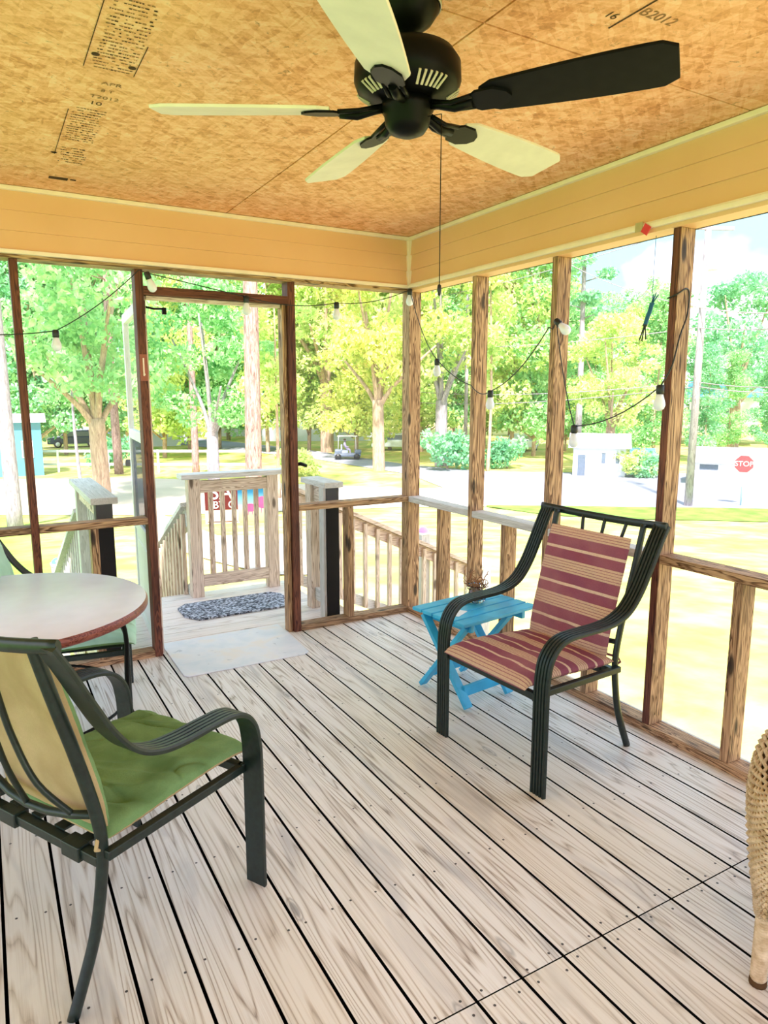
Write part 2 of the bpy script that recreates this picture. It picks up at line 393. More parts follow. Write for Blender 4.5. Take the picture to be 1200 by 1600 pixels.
# ------------------------------------------------------------------ porch floor and ceiling
YB = -4.55; XL = -4.3; ZC = 2.47; ZB = 2.16
mb = MB()
k = -1
while True:
    x1 = A17 - k*PITCH - .0045; x0 = x1 - PITCH + .009
    if k == -1: x1 = .085; x0 = A17+.0035
    if x1 < XL: break
    for (ya_, yb_) in ((JOINT+.002, .085), (YB, JOINT-.002)):
        q = len(mb.m); mb.box(x0, x1, ya_, yb_, -.036, 0); mb.m[q+2:q+6] = [2]*4   # black edge colour stands in for shade inside the gaps
    if k >= 0:
        for yj in (-.28, -.68, -1.09, -1.49, -1.90, -2.31, -2.745, -2.80, -3.2, -3.6, -4.0):
            for fx in (.2, .8):
                x = x0+(x1-x0)*fx+random.uniform(-.006,.006); y = yj+random.uniform(-.012,.012); r = .0042
                mb.add([(x+r*math.cos(a), y+r*math.sin(a), .0006) for a in [i*PI/3 for i in range(6)]], [tuple(range(6))], 1)
    k += 1
mb.box(XL, .085, YB, .085, -.24, -.2, 2)
for yj in (-.28, -.68, -1.09, -1.49, -1.90, -2.31, -2.77, -3.2, -3.6, -4.0): mb.box(XL, .085, yj-.019, yj+.019, -.2, -.038, 2)
tag(mb.build('floor', [M['deck'], M['nail'], M['void']]), kind='structure')
mb = MB(); mb.box(.075, .09, YB, .09, -.24, -.01); mb.box(XL, .075, .08, .09, -.24, -.01)
tag(mb.build('trim_1', M['posty']), kind='structure')

ceil = empty('ceiling', (0,0,ZC)); tag(ceil, kind='structure')
mb = MB()
for (x0, x1) in ((-1.1945, .3), (-3.63, -1.2015), (-6.0, -3.637)):
    ys = [(-2.2965, .35), (-4.74, -2.3035)]
    for (y0, y1) in ys: mb.box(x0, x1, y0, y1, 0, .012)
ceil_panel = mb.build('strand_board', M['osb'], ceil)
mb = MB(); mb.box(-6, .35, -6, .4, .014, .16); mb.build('roof_deck', M['void'], ceil)
# stamps printed on the boards (seen from below: right = +x, up = -y)
M['ink'] = plain('stamp_ink', (.09,.05,.03), .8, .1, var=.2)
M['inkf'] = plain('faded_stamp_ink', (.36,.20,.10), .8, .1, var=.2)
def cm(x, y, rot=0): return Matrix.Translation((x, y, -.0012)) @ Matrix(((1,0,0,0),(0,-1,0,0),(0,0,-1,0),(0,0,0,1))) @ Matrix.Rotation(rot, 4, 'Z')
text('10', .042, M['ink'], cm(-2.030, -1.225), 'stamp', ceil)
text('T2012', .036, M['inkf'], cm(-2.010, -1.285), 'stamp', ceil)
text('APR', .036, M['inkf'], cm(-2.005, -1.405), 'stamp', ceil)
text('8 T', .030, M['inkf'], cm(-2.010, -1.345), 'stamp', ceil)
text('B2012', .050, M['inkf'], cm(-.815, -2.555), 'stamp', ceil)
text('16', .040, M['ink'], cm(-.93, -2.50), 'stamp', ceil)
def fineprint(x0, x1, y0, y1, rows, seed, mi=0):
    rr = random.Random(seed); m = MB()
    for r in range(rows):
        y = y0+(y1-y0)*(r+.5)/rows; h = abs(y1-y0)/rows*.30; x = x0+rr.uniform(0,.012)
        while x < x1-.004:
            wd = rr.uniform(.003,.011)
            if rr.random() < .78:
                xe = min(x+wd, x1); hh = h*rr.uniform(.6,1.25)
                m.add([(x,y-hh/2,-.0012),(xe,y-hh/2,-.0012),(xe,y+hh/2,-.0012),(x,y+hh/2,-.0012)], [(0,1,2,3)], 0 if rr.random()<.45 else 1)
            x += wd+.0025
    return m
for a in ((-2.085,-1.965,-1.955,-1.505,22,1), (-2.095,-1.985,-1.17,-.80,15,2), (-2.09,-1.985,-.72,-.50,7,3), (-2.09,-1.985,-2.5,-2.0,22,4)):
    m = fineprint(*a); o = m.build('stamp', [M['ink'], M['inkf']], ceil)
m = MB()
for (x, y0, y1) in ((-2.102,-2.6,-1.505), (-2.106,-1.13,-.60), (-1.955,-1.72,-1.50)):
    m.box(x-.0012, x+.0012, y0, y1, -.0014, -.001)
for (x0,x1,y0,y1) in ((-2.10,-2.02,-.265,-.225), (-2.01,-1.985,-.26,-.24), (-.89,-.885,-2.62,-2.45), (-1.0,-.985,-1.35,-1.30)): m.box(x0,x1,y0,y1,-.0014,-.001)
for (x,y) in ((-2.11,-.62),(-2.08,-1.60),(-1.97,-1.56)): m.lathe((x,y,-.0014), [(0,0),(.012,0)], 10)
m.build('stamp', M['ink'], ceil)

# ------------------------------------------------------------------ right and back wall of the porch
def lap(p0, p1, nrm, z0, z1, n=3):      # lap siding profile between two points, facing nrm
    m = MB(); p0 = Vector(p0); p1 = Vector(p1); nrm = Vector(nrm); h = (z1-z0)/n
    d = (p1-p0).normalized()
    prof = []
    for i in range(n):
        a = z0+i*h; prof += [(.013, a), (.0125, a+.003), (.004, a+h*.86), (.003, a+h-.0004)]
    prof += [(-.02, z1), (-.02, z0)]
    m.add([p+nrm*a+Vector((0,0,z)) for p in (p0,p1) for a, z in prof],
          [(i, (i+1)%len(prof), len(prof)+(i+1)%len(prof), len(prof)+i) for i in range(len(prof))])
    return m
wr = empty('wall_right'); tag(wr, kind='structure'); wb = empty('wall_back'); tag(wb, kind='structure')
lap((0,YB,0),(0,0,0),(-1,0,0),ZB+.012,ZC-.018).build('siding', M['siding'], wr)
lap((XL,0,0),(0,0,0),(0,-1,0),ZB+.012,ZC-.018).build('siding', M['siding'], wb)
m = MB(); m.box(-.026,-.001,YB,-.026,ZC-.022,ZC-.002); m.build('siding_trim', M['trim'], wr, .003)
m = MB(); m.box(-.030,-.001,YB,-.026,ZB-.004,ZB+.016); m.box(-.022,-.012,YB,-.03,ZB+.016,ZB+.024); m.build('siding_trim', M['trim'], wr, .003)
m = MB(); m.box(XL,-.001,-.026,-.001,ZC-.022,ZC-.002); m.build('siding_trim', M['trim'], wb, .003)
m = MB(); m.box(XL,-.001,-.030,-.001,ZB-.004,ZB+.016); m.build('siding_trim', M['trim'], wb, .003)
m = MB(); m.box(-.028,-.001,-.028,-.001,ZB,ZC-.002); m.build('corner_trim', M['trim'], wb, .003)
m = MB(); m.box(-.012,.10,YB,.10,ZB-.02,ZB-.004); m.box(.085,.10,YB,.10,ZB-.02,ZC); m.build('header_board', M['siding'], wr)
m = MB(); m.box(XL,-.012,-.012,.10,ZB-.022,ZB-.004); m.box(XL,.085,.085,.10,ZB-.02,ZC); m.build('header_board', M['postx'], wb)
m = MB(); m.box(0,.089,YB,0,0,.038); m.build('sill_plate', M['posty'], wr, .003)
m = MB(); m.box(.088,.10,YB,.09,.0,.037); m.build('sill_cap', M['greyy'], wr)
for (x0,x1) in ((XL,-1.701),(-.794,-.001)): m = MB(); m.box(x0,x1,.0005,.0885,0,.038); m.build('sill_plate', M['postx'], wb, .003)
m = MB(); m.box(0,.089,0,.089,0,ZB-.02); m.build('corner_post', M['postz'], wr, .003)
RAILT = .812
for y in (-.705,-1.345,-2.03):
    m = MB(); m.box(0,.089,y,y+.038,.038,ZB-.02)
    if y < -2: m.m[5] = 1                # this post is stained near-black on its inner edge
    m.build('post', [M['postz'], M['darkz']], wr, .003)
for y in (-2.75,-3.45): m = MB(); m.box(0,.089,y,y+.038,.038,ZB-.02); m.build('post', M['postz'], wr, .003)
for y in (-.375,-1.01,-1.65,-2.41,-3.1): m = MB(); m.box(.002,.087,y,y+.038,.038,RAILT-.038); m.build('short_stud', M['postz'], wr, .003)
ys = [0,-.705,-1.345,-2.03,-2.75,-3.45,YB]
for i in range(6):
    a = ys[i] if i == 0 else ys[i]; b = ys[i+1]+.038
    m = MB(); m.box(.0,.089,b,a,RAILT-.038,RAILT); m.build('mid_rail', M['greyy'] if i < 3 else M['posty'], wr, .003)
# back wall
for (x0,x1,mt) in ((-2.282,-2.244,'darkz'),(-1.70,-1.657,'darkz'),(-.842,-.795,'darkz')):
    m = MB(); m.box(x0,x1,0,.089,.0,ZB-.02); m.build('post', M[mt], wb, .003)
for x in (-3.5,-2.9): m = MB(); m.box(x,x+.038,0,.089,.038,ZB-.02); m.build('post', M['darkz'], wb, .003)
m = MB(); m.box(-.872,-.846,.02,.089,.0,2.01); m.build('door_stop', M['postz'], wb, .002)
m = MB(); m.box(-1.656,-1.640,.05,.089,.0,2.01); m.build('door_stop', M['outz'], wb, .002)
m = MB(); m.box(-1.657,-.842,0,.089,2.012,2.056); m.build('door_header', M['darkx'], wb, .003)
m = MB(); m.box(-1.640,-.872,.04,.089,1.992,2.011); m.build('door_stop', M['outx'], wb, .002)
for (x0,x1) in ((XL,-3.5),(-3.462,-2.9),(-2.862,-2.282),(-2.244,-1.70)):
    m = MB(); m.box(x0,x1,0,.089,.775,RAILT); m.build('mid_rail', M['postx'], wb, .003)
m = MB(); m.box(-.795,0,0,.089,.775,RAILT); m.build('mid_rail', M['postx'], wb, .003)
for x in (-2.0,-.455): m = MB(); m.box(x,x+.04,.002,.087,.038,.775); m.build('short_stud', M['postz'], wb, .003)
m = MB(); m.box(-1.697,-1.660,-.006,0,1.56,1.70); m.box(-1.683,-1.676,-.012,-.006,1.585,1.68,1)
m.lathe((-1.679,-.012,1.59), [(0,0),(.006,0),(.006,.008)], 8, 1); m.build('strike_plate', [plain('rusty_plate',(.36,.10,.06),.6), M['trim']], wb)
# insect screens, one per bay
n_ = 1
def screen(x0,x1,y0,y1,z0,z1):
    global n_
    m = MB()
    if x0 == x1: m.add([(x0,y0,z0),(x0,y1,z0),(x0,y1,z1),(x0,y0,z1)], [(0,1,2,3)])
    else: m.add([(x0,y0,z0),(x1,y0,z0),(x1,y0,z1),(x0,y0,z1)], [(0,1,2,3)])
    tag(m.build('window_%d' % n_, M['screen']), kind='structure'); n_ += 1
for i in range(6):
    screen(.084,.084,ys[i+1]+.038,ys[i],RAILT,ZB-.02); 
for (x0,x1) in ((-2.244,-1.70),(-2.862,-2.282),(-.795,0)): screen(x0,x1,.084,.084,RAILT,ZB-.02)

# ------------------------------------------------------------------ screen door standing open
dr = empty('door_1', (-1.668,.095,.02), math.radians(85.5)); tag(dr, kind='structure')
DW = .80; DH = 1.97
m = MB(); m.box(0,.055,-.016,.016,0,DH); m.box(DW-.055,DW,-.016,.016,0,DH); m.box(.055,DW-.055,-.016,.016,DH-.06,DH); m.box(.055,DW-.055,-.016,.016,1.19,1.25); m.box(.055,DW-.055,-.016,.016,.60,.66)
m.build('door_frame', M['white'], dr, .003)
m = MB(); m.box(.055,DW-.055,-.008,.008,.05,.60); m.box(.055,DW-.055,-.014,.014,0,.05); m.box(.11,DW-.11,-.013,.013,.11,.54); m.build('kick_panel', M['white'], dr, .004)
m = MB(); m.box(.055,DW-.055,-.002,.002,.66,1.19); m.build('lower_pane', M['doorscreen'], dr)
m = MB(); m.box(.055,DW-.055,-.002,.002,1.25,DH-.06); m.build('upper_pane', M['screen'], dr)
cl_ = empty('door_closer', (-1.65,.06,1.955)); tag(cl_, 'black metal closer bracket at the top of the door opening, by the left jamb', 'door closer')
m = MB(); m.tube([(0,0,0),(.06,.03,-.005),(.12,.05,0)], .006, 8); m.box(.108,.13,.04,.06,-.03,.006); m.build('arm', M['black'], cl_)
m = MB(); m.box(-.006,.004,-.02,.02,-.04,.03); m.build('bracket', M['black'], cl_)
la = empty('door_latch', (-.795,.04,1.06)); tag(la, 'black lever latch sticking out from the right door post', 'latch')
m = MB(); m.box(0,.006,-.02,.02,-.05,.05); m.build('latch_plate', M['black'], la, .002)
m = MB(); m.tube([(0,0,0),(.03,0,.005),(.07,-.01,-.01)], .011, 8, scale=[1,1.1,.8]); m.build('lever', M['black'], la)

# ------------------------------------------------------------------ landing, railings and stairs
lz = -.006
ld = empty('deck_landing', (-1.2,.65,lz)); tag(ld, 'pale plank landing outside the open door, boards running sideways', 'deck landing')
m = MB(); y = .095; X0 = -1.98; X1 = -.42
while y < 1.2: m.box(X0-ld.location.x, X1-ld.location.x, y-.65, min(y+PITCH-.005,1.24)-.65, -.036, 0); y += PITCH
m.build('deck_boards', M['landing'], ld)
m = MB(); m.box(X0+.02+1.2, X1-.02+1.2, -.54, .56, -.24, -.038); m.build('landing_joists', M['outx'], ld)
for (x,y) in ((X0+.06,.16),(X0+.06,1.14),(X1-.06,.16),(X1-.06,1.14)):
    pz = gz(x,y); m = MB(); m.box(x-.045+1.2, x+.045+1.2, y-.045-.65, y+.045-.65, pz-lz-.02, -.24); m.build('leg', M['outz'], ld)
def post(parent, x, y, z0, z1, mt='outz', s=.089):
    m = MB(); m.box(x, x+s, y, y+s, z0, z1); return m.build('post', M[mt], parent, .003)
# front railing (facing the door)
r1 = empty('railing'); tag(r1, 'sunlit pine railing section with two posts straight ahead of the open doorway', 'railing')
post(r1,-1.20,1.09,lz,.885); post(r1,-.60,1.09,lz,.885)
m = MB(); m.box(-1.255,-.43,1.05,1.20,.885,.922); m.build('cap_rail', M['greyx'], r1, .004)
m = MB(); m.box(-1.111,-.60,1.092,1.13,.78,.868); m.build('top_rail', M['outx'], r1, .003)
m = MB(); m.box(-1.111,-.60,1.092,1.13,.07,.158); m.build('bottom_rail', M['outx'], r1, .003)
for i in range(5): x = -1.04+i*.088; m = MB(); m.box(x,x+.032,1.13,1.162,.10,.84); m.build('baluster', M['outz'], r1, .002)
# left railing running away from the porch
r2 = empty('railing'); tag(r2, 'railing with pale balusters and end post coloured near-black for roof shade, outside the left bay, behind the round table', 'railing')
post(r2,-1.947,.16,lz,.885,'shadewood2' if 'shadewood2' in M else 'darkz').data.materials[0] = M['shadewood']  # end post coloured dark for the roof's shade
post(r2,-1.947,1.10,-1.0,.885,'greyz')
m = MB(); m.box(-1.975,-1.832,.13,1.22,.885,.922); m.build('cap_rail', M['greyy'], r2, .004)
m = MB(); m.box(-1.93,-1.892,.249,1.10,.79,.875); m.build('top_rail', M['outy'], r2, .003)
m = MB(); m.box(-1.93,-1.892,.249,1.10,.06,.148); m.build('bottom_rail', M['outy'], r2, .003)
for i in range(8): y = .285+i*.10; m = MB(); m.box(-1.892,-1.86,y,y+.032,.08,.87); m.build('baluster', M['greyz'], r2, .002)
# right railing stub next to the door
r3 = empty('railing'); tag(r3, 'short two-post railing stub with front post coloured near-black for roof shade, just right of the doorway', 'railing')
post(r3,-.535,.155,lz,.885).data.materials[0] = M['shadewood']  # front post darkened in colour, as it stands under the roof's shade
post(r3,-.535,.42,lz,.885,'outz')
m = MB(); m.box(-.56,-.425,.13,.53,.885,.922); m.build('cap_rail', M['greyy'], r3, .004)
m = MB(); m.box(-.555,-.538,.165,.235,lz,.885); m.build('post_face', M['greyz'], r3)
m = MB(); m.box(-.51,-.472,.244,.42,.76,.875); m.build('top_rail', M['outy'], r3, .003)
m = MB(); m.box(-.51,-.472,.244,.42,.06,.148); m.build('bottom_rail', M['greyy'], r3, .003)
# right stair
def stair(name, label, o, d, side, n, rise, run, width, mt):
    e = empty(name); tag(e, label, 'stairs'); o = Vector(o); d = Vector(d); side = Vector(side)
    for i in range(n):
        c = o+d*(run*(i+.5))+Vector((0,0,-rise*(i+1)))
        m = MB(); m.bar(c-side*0, c+side*width, run+.02, .036); m.build('tread', M[mt], e, .003)
    for k in (0, 1):
        p = o+side*(width*k)+Vector((0,0,-rise)); q = p+d*(run*n)+Vector((0,0,-rise*n))
        m = MB(); m.bar(p+Vector((0,0,-.13)), q+Vector((0,0,-.05)), .038, .22); m.build('stringer', M[mt], e)
    return e
stair('stair_flight','pine steps going down to the right of the landing',(-.42,.42,lz),(1,0,0),(0,1,0),6,.165,.30,.70,'outx')
stair('stair_flight','pale steps going down away from the landing, left of the front railing',(-1.90,1.24,lz),(0,1,0),(1,0,0),6,.165,.30,.70,'outy')
# right stair handrail (far side)
r4 = empty('railing'); tag(r4, 'sloping pine stair handrail going down to the right beyond the porch corner', 'railing')
ya = 1.14
def z4(x): return .77 - .47*(x+.45)
xe = 1.50
m = MB(); m.bar((-.42,ya,z4(-.42)+.03),(xe,ya,z4(xe)+.03), .14, .034); m.build('cap_rail', M['outx'], r4, .003)
m = MB(); m.bar((-.42,ya,z4(-.42)-.045),(xe,ya,z4(xe)-.045), .038, .10); m.build('top_rail', M['outx'], r4, .003)
m = MB(); m.bar((-.42,ya,z4(-.42)-.70),(xe,ya,z4(xe)-.70), .038, .085); m.build('bottom_rail', M['greyx'], r4, .003)
x = -.33
while x < xe-.05:
    m = MB(); m.bar((x,ya-.036,z4(x)-.74),(x,ya-.036,z4(x)-.01), .032, .032, up=(1,0,0)); m.build('baluster', M['outz'], r4, .002); x += .118
def newel(parent, x, y, top, mt='greyz', s=.095):
    m = MB(); m.box(x,x+s,y,y+s,gz(x,y),top); return m.build('newel_post', M[mt], parent, .004)
newel(r4,xe,ya-.05,z4(xe)+.06); newel(r4,.86,ya+.02,z4(.86)+.10)
def solar(x, y, z, c, label):
    e = empty('post_cap_light', (x,y,z)); tag(e, label, 'solar light')
    m = MB(); m.box(-.055,.055,-.055,.055,0,.018); m.build('base', M['white'], e, .003)
    m = MB(); m.lathe((0,0,.018), [(.048,0),(.046,.02),(.025,.042),(0,.048)], 16); m.build('dome', plain('tinted_dome_%s'%label[:4], c, .3, .5, var=.03), e)
solar(xe+.047,ya,z4(xe)+.06,(.85,.45,.85),'pink capped solar light on the foot of the right stair railing')
solar(.907,ya+.067,z4(.86)+.10,(.85,.45,.80),'pink capped solar light on the post midway down the right stair')
# left stair handrail
r5 = empty('railing'); tag(r5, 'pale sloping stair handrail going down behind the left side of the doorway', 'railing')
xa = -1.18
def z5(y): return .66 - .50*(y-1.18)
m = MB(); m.bar((xa,1.18,z5(1.18)+.03),(xa,2.9,z5(2.9)+.03), .12, .034); m.build('cap_rail', M['greyy'], r5, .003)
m = MB(); m.bar((xa,1.18,z5(1.18)-.06),(xa,2.9,z5(2.9)-.06), .038, .13); m.build('top_rail', M['greyy'], r5, .003)
m = MB(); m.bar((xa,1.18,z5(1.18)-.62),(xa,2.9,z5(2.9)-.62), .038, .10); m.build('bottom_rail', M['greyy'], r5, .003)
y = 1.24
while y < 2.85:
    m = MB(); m.bar((xa-.036,y,z5(y)-.68),(xa-.036,y,z5(y)-.02), .032, .032, up=(1,0,0)); m.build('baluster', M['outz'], r5, .002); y += .105
newel(r5,xa-.045,2.9,z5(2.9)+.10,'outz')
r6 = empty('railing'); tag(r6, 'pale lower stair railing seen past the far end of the left railing', 'railing')
m = MB(); m.bar((-1.90,1.22,.70),(-1.96,2.75,-.10), .12, .034); m.build('cap_rail', M['greyy'], r6, .003)
m = MB(); m.bar((-1.90,1.22,.08),(-1.96,2.75,-.72), .038, .10); m.build('bottom_rail', M['greyy'], r6, .003)
for i in range(13):
    t = (i+.5)/13; a = Vector((-1.90,1.22,.08)).lerp(Vector((-1.96,2.75,-.72)), t); b = Vector((-1.90,1.22,.70)).lerp(Vector((-1.96,2.75,-.10)), t)
    m = MB(); m.bar(a, b, .032, .032, up=(1,0,0)); m.build('baluster', M['greyz'], r6, .002)
newel(r6,-2.02,2.75,-.02,'greyz')
solar(-1.972,2.797,-.02,(.10,.62,.70),'teal capped solar light at the foot of the left stair railing')

# ------------------------------------------------------------------ mats
m = MB(); z = .004
m.v = []
def slab(pts, z0, z1, name, mt, label, cat, bevel=.002):
    m = MB(); n = len(pts); c = Vector((sum(p[0] for p in pts)/n, sum(p[1] for p in pts)/n, z0))
    m.add([(p[0]-c.x,p[1]-c.y,zz) for zz in (0,z1-z0) for p in pts], [tuple(reversed(range(n))), tuple(range(n,2*n))]+[(i,(i+1)%n,n+(i+1)%n,n+i) for i in range(n)])
    return tag(m.build(name, mt, None, bevel, loc=c), label, cat)
slab([(-1.61,-.39),(-.945,-.39),(-.905,-.36),(-.885,.0),(-.885,.19),(-1.63,.19),(-1.63,-.36)], .0005,.007,'doormat',M['flatmat'],'thin pale blue-grey mat lying just inside the doorway on the deck boards','doormat')
slab([(-1.37,.65),(-1.30,.545),(-.66,.545),(-.60,.63),(-.60,.86),(-.66,.94),(-1.30,.94),(-1.37,.86)], lz+.0005,lz+.014,'doormat',M['braid'],'dark grey braided mat with cut corners on the landing outside the door','doormat')

# ------------------------------------------------------------------ patio chairs
def cushion_mesh(path, width, thick, seed, folds=.006, piping=True, rows=None, nx=76, flip=1, tuftd=.012):
    """closed padded slab following a path in the x-z plane (top surface path), lateral = y"""
    P = crom(path, 26); n = len(P); L_ = [0]
    for i in range(1, n): L_.append(L_[-1]+(P[i]-P[i-1]).length)
    T = L_[-1]; m = MB(); rr = random.Random(seed)
    tuft = [(T*a, b) for a in (.17,.5,.83) for b in (-.33,0,.33)]
    def side(sgn, mi):
        o = len(m.v)
        for i in range(n):
            t = P[min(i+1,n-1)]-P[max(i-1,0)]; t.normalize(); nr = Vector((-t.z,0,t.x))*flip
            for j in range(nx+1):
                u = j/nx*2-1; e1 = max(0, 1-abs(u)**7)**.5; s_ = L_[i]/T*2-1; e2 = max(0, 1-abs(s_)**9)**.5
                h = thick/2*e1*e2
                yy = u*width/2*(1-.012*abs(mnoise.noise(Vector((L_[i]*28, u*3, seed)))))
                if sgn > 0:
                    cr_ = mnoise.noise(Vector((L_[i]*9+yy*3, yy*4.5+L_[i]*1.5, seed*1.7))); w_ = -max(0, 1-abs(cr_)*11)**1.5*folds*.75 + (.4-abs(mnoise.noise(Vector((L_[i]*16+yy*5, yy*7, seed*3.1)))))*folds*1.5 + mnoise.noise(Vector((L_[i]*9, yy*14+L_[i]*6, seed)))*folds*.6
                    for (ts, ty) in tuft:
                        d2 = ((L_[i]-ts)/.045)**2+((yy-ty*width)/.045)**2; w_ -= tuftd*math.exp(-d2)
                    h += w_*e1*e2
                p = P[i]+nr*(h*sgn); m.v.append((p.x, yy, p.z)); m.uv[len(m.v)-1] = (yy, L_[i])
        for i in range(n-1):
            for j in range(nx):
                a = o+i*(nx+1)+j; m.f.append((a,a+1,a+nx+2,a+nx+1)); m.m.append(mi); m.sm.append(True)
        return o
    side(1, 0); side(-1, 1)
    return m
ARM = [(0,0),(0,.20),(0,.40),(.004,.47),(.018,.530),(.055,.577),(.11,.599),(.20,.604),(.29,.606),(.37,.618),(.44,.652),(.50,.722),(.55,.81),(.60,.905),(.637,.968)]
BACK = [(.622,.962),(.585,.82),(.54,.66),(.50,.50),(.487,.41),(.493,.32),(.525,.17),(.598,.0)]
def S(s, z, y): return (.30-s, y, z)
def patio_chair(label, front_mat, back_mat, seatlift=0):
    t = empty('patio_chair'); tag(t, label, 'chair')
    F = M['frame']
    for sg in (-1, 1):
        prof = []
        wd, th = .036, .007
        k = 5
        for i in range(k):                       # fluted outer face
            a = -wd+2*wd*i/k; b = -wd+2*wd*(i+1)/k
            prof += [(a+.0006, th-.006), (a+.0030, th), (b-.0030, th), (b-.0006, th-.006)]
        prof += [(wd, -th), (-wd, -th)]
        path = crom([S(s,z,sg*(.2865+.018*s/.64)) for s,z in ARM], 7)
        m = MB(); m.sweep(path, prof, side=(0,1,0), smooth=False); m.build('arm_frame', F, t)
        m = MB(); m.sweep(crom([S(s,z,sg*.232) for s,z in BACK], 6), [(.0115*math.cos(a),.0165*math.sin(a)) for a in [2*PI*j/12 for j in range(12)]], side=(0,1,0)); m.build('back_leg', F, t)
        m = MB(); m.box(.30-.49, .30-.0, sg*.25-.012, sg*.25+.012, .365, .390); m.bar((.295,sg*.25,.378),(.295,sg*.262,.378),.03,.03); m.build('seat_rail', F, t, .003)
    m = MB(); m.sweep(crom([(.30-.637-.035*(1-(y/.29)**2), y, .964-.012*(1-(y/.29)**2)) for y in [-.335,-.2,-.1,0,.1,.2,.335]], 4), [(.009*math.cos(a),.017*math.sin(a)) for a in [2*PI*j/10 for j in range(10)]]); m.build('top_rail', F, t)
    def lowrail(y): return (.30-.497-.03*(1-(y/.232)**2), y, .485-.03*(1-(y/.232)**2))
    m = MB(); m.tube([lowrail(y) for y in [-.225,-.16,-.08,0,.08,.16,.225]], .011, 10); m.build('lower_back_rail', F, t)
    for c in (-1,0,1):
        pts = [(.30-.637-.035*(1-(.118*c/.29)**2), .118*c, .955)]
        for f_, yy in ((.7,.095),(.45,.088),(.2,.12)):
            s = .517+(.637-.517)*f_+.028; pts.append((.30-s, yy*c, .47+(.955-.47)*f_))
        pts.append(lowrail(.165*c)); m = MB(); m.tube(crom(pts,5), .008, 8); m.build('back_slat', F, t)
    m = MB(); m.box(.275,.300,-.255,.255,.362,.390); m.build('front_crossbar', F, t, .003)
    m = MB(); m.box(-.205,-.175,-.232,.232,.345,.372)
    for y in (-.17,.10): m.box(-.212,-.168,y-.0,y+.07,.338,.379)
    m.build('rear_crossbar', F, t, .003)
    m = MB()
    for y in (-.15,-.05,.05,.15): m.box(-.18,.28,y-.02,y+.02,.374,.380)
    m.build('seat_slat', F, t)
    path = [S(s,z+seatlift,0) for s,z in ((-.035,.405),(.0,.420),(.10,.426),(.25,.420),(.40,.410),(.475,.408))]
    sc = cushion_mesh(path[::-1], .475, .052, 3 if front_mat is M['stripe'] else 5, folds=.003 if front_mat is M['stripe'] else .016, tuftd=.004)
    sc = sc.build('seat_cushion', [front_mat, back_mat], t)
    bp = [S(s,z,0) for s,z in ((.452,.405),(.462,.50),(.497,.64),(.540,.80),(.570,.905))]
    bc = cushion_mesh(bp, .43, .050, 9 if front_mat is M['stripe'] else 12, folds=.004, flip=-1)
    bc = bc.build('back_cushion', [front_mat, back_mat], t)
    for sg in (-1,1):
        m = MB(); m.tube([(.30-.47,sg*.20,.43),(.30-.50,sg*.235,.42),(.30-.51,sg*.24,.40),(.30-.48,sg*.23,.38)], .005, 6)
        m.build('cushion_tie', back_mat if front_mat is not M['stripe'] else front_mat, t)
    return t
def place(t, fm, ang):                  # fm: midpoint of the front feet, heading in degrees
    a = math.radians(ang); t.rotation_euler = (0,0,a); t.location = (fm[0]-math.cos(a)*.30, fm[1]-math.sin(a)*.30, 0)
c1 = patio_chair('dark green metal armchair with burgundy and tan striped cushions, beside turquoise side table', M['stripe'], M['stripe'])
place(c1, (-.779,-1.868), 184)
c2 = patio_chair('armchair with green seat cushion and tan cushion back, nearest the camera at lower left', M['green'], M['tan'])
th = math.radians(29); lv = Vector((-math.sin(th), math.cos(th)))
place(c2, (-1.835+lv.x*.2865, -2.086+lv.y*.2865), 29)
c3 = patio_chair('armchair with green cushion coloured mint as if sunlit pushed against the far side of the round table', M['mint'], M['green'], .0)
th = math.radians(-10); lv = Vector((-math.sin(th), math.cos(th)))
place(c3, (-1.88-lv.x*.2865, -.28-lv.y*.2865), -10); c3.scale = (1,1,.93)

# ------------------------------------------------------------------ round table
TC = Vector((-2.45,-1.065,0)); R_ = .517
t = empty('round_table', TC); tag(t, 'round table with glossy pale top, dark red rim and thin black legs at left', 'table')
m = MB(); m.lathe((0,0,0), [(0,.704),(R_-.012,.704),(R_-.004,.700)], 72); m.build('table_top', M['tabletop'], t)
m = MB(); m.lathe((0,0,0), [(R_-.004,.700),(R_+.002,.690),(R_+.002,.672),(R_-.01,.664),(R_-.06,.664),(0,.664)], 72); m.build('rim', M['redwood'], t)
for a in (-15,75,165,255):
    a = math.radians(a); pts = [(.10,.655),(.30,.655),(.40,.63),(.43,.55),(.425,.35),(.44,.1),(.45,0)]
    m = MB(); m.tube(crom([(r*math.cos(a), r*math.sin(a), z) for r, z in pts], 5), .009, 8); m.build('leg', M['black'], t)
m = MB(); m.tube([(.425*math.cos(a), .425*math.sin(a), .30) for a in [2*PI*j/48 for j in range(48)]], .006, 6, closed=True); m.build('leg_ring', M['black'], t)

# ------------------------------------------------------------------ turquoise folding side table
ang = math.radians(8)
t = empty('side_table', (-.36,-1.23,0), ang); tag(t, 'small turquoise slatted folding table with crossed legs, left of the striped chair', 'side table')
zt = .43
for i in range(5):
    y = -.185+i*.0765; m = MB(); m.box(-.26,.26,y,y+.068,zt-.018,zt); m.build('table_slat', M['blue'], t, .004)
for x in (-.20,.16):
    m = MB(); m.box(x,x+.024,-.17,.17,zt-.058,zt-.019); m.build('batten', M['blue'], t, .003)
for x in (-.225,.06):
    m = MB(); m.bar((x,-.19,.012),(x,.13,zt-.03), .022, .045, up=(1,0,0)); 
    m.v = [(a,b,max(c,0)) for a,b,c in m.v]; m.build('leg', M['blue'], t, .003)
    m = MB(); m.bar((x+.024,.17,.012),(x+.024,-.15,zt-.03), .022, .045, up=(1,0,0)); m.v = [(a,b,max(c,0)) for a,b,c in m.v]; m.build('leg', M['blue'], t, .003)
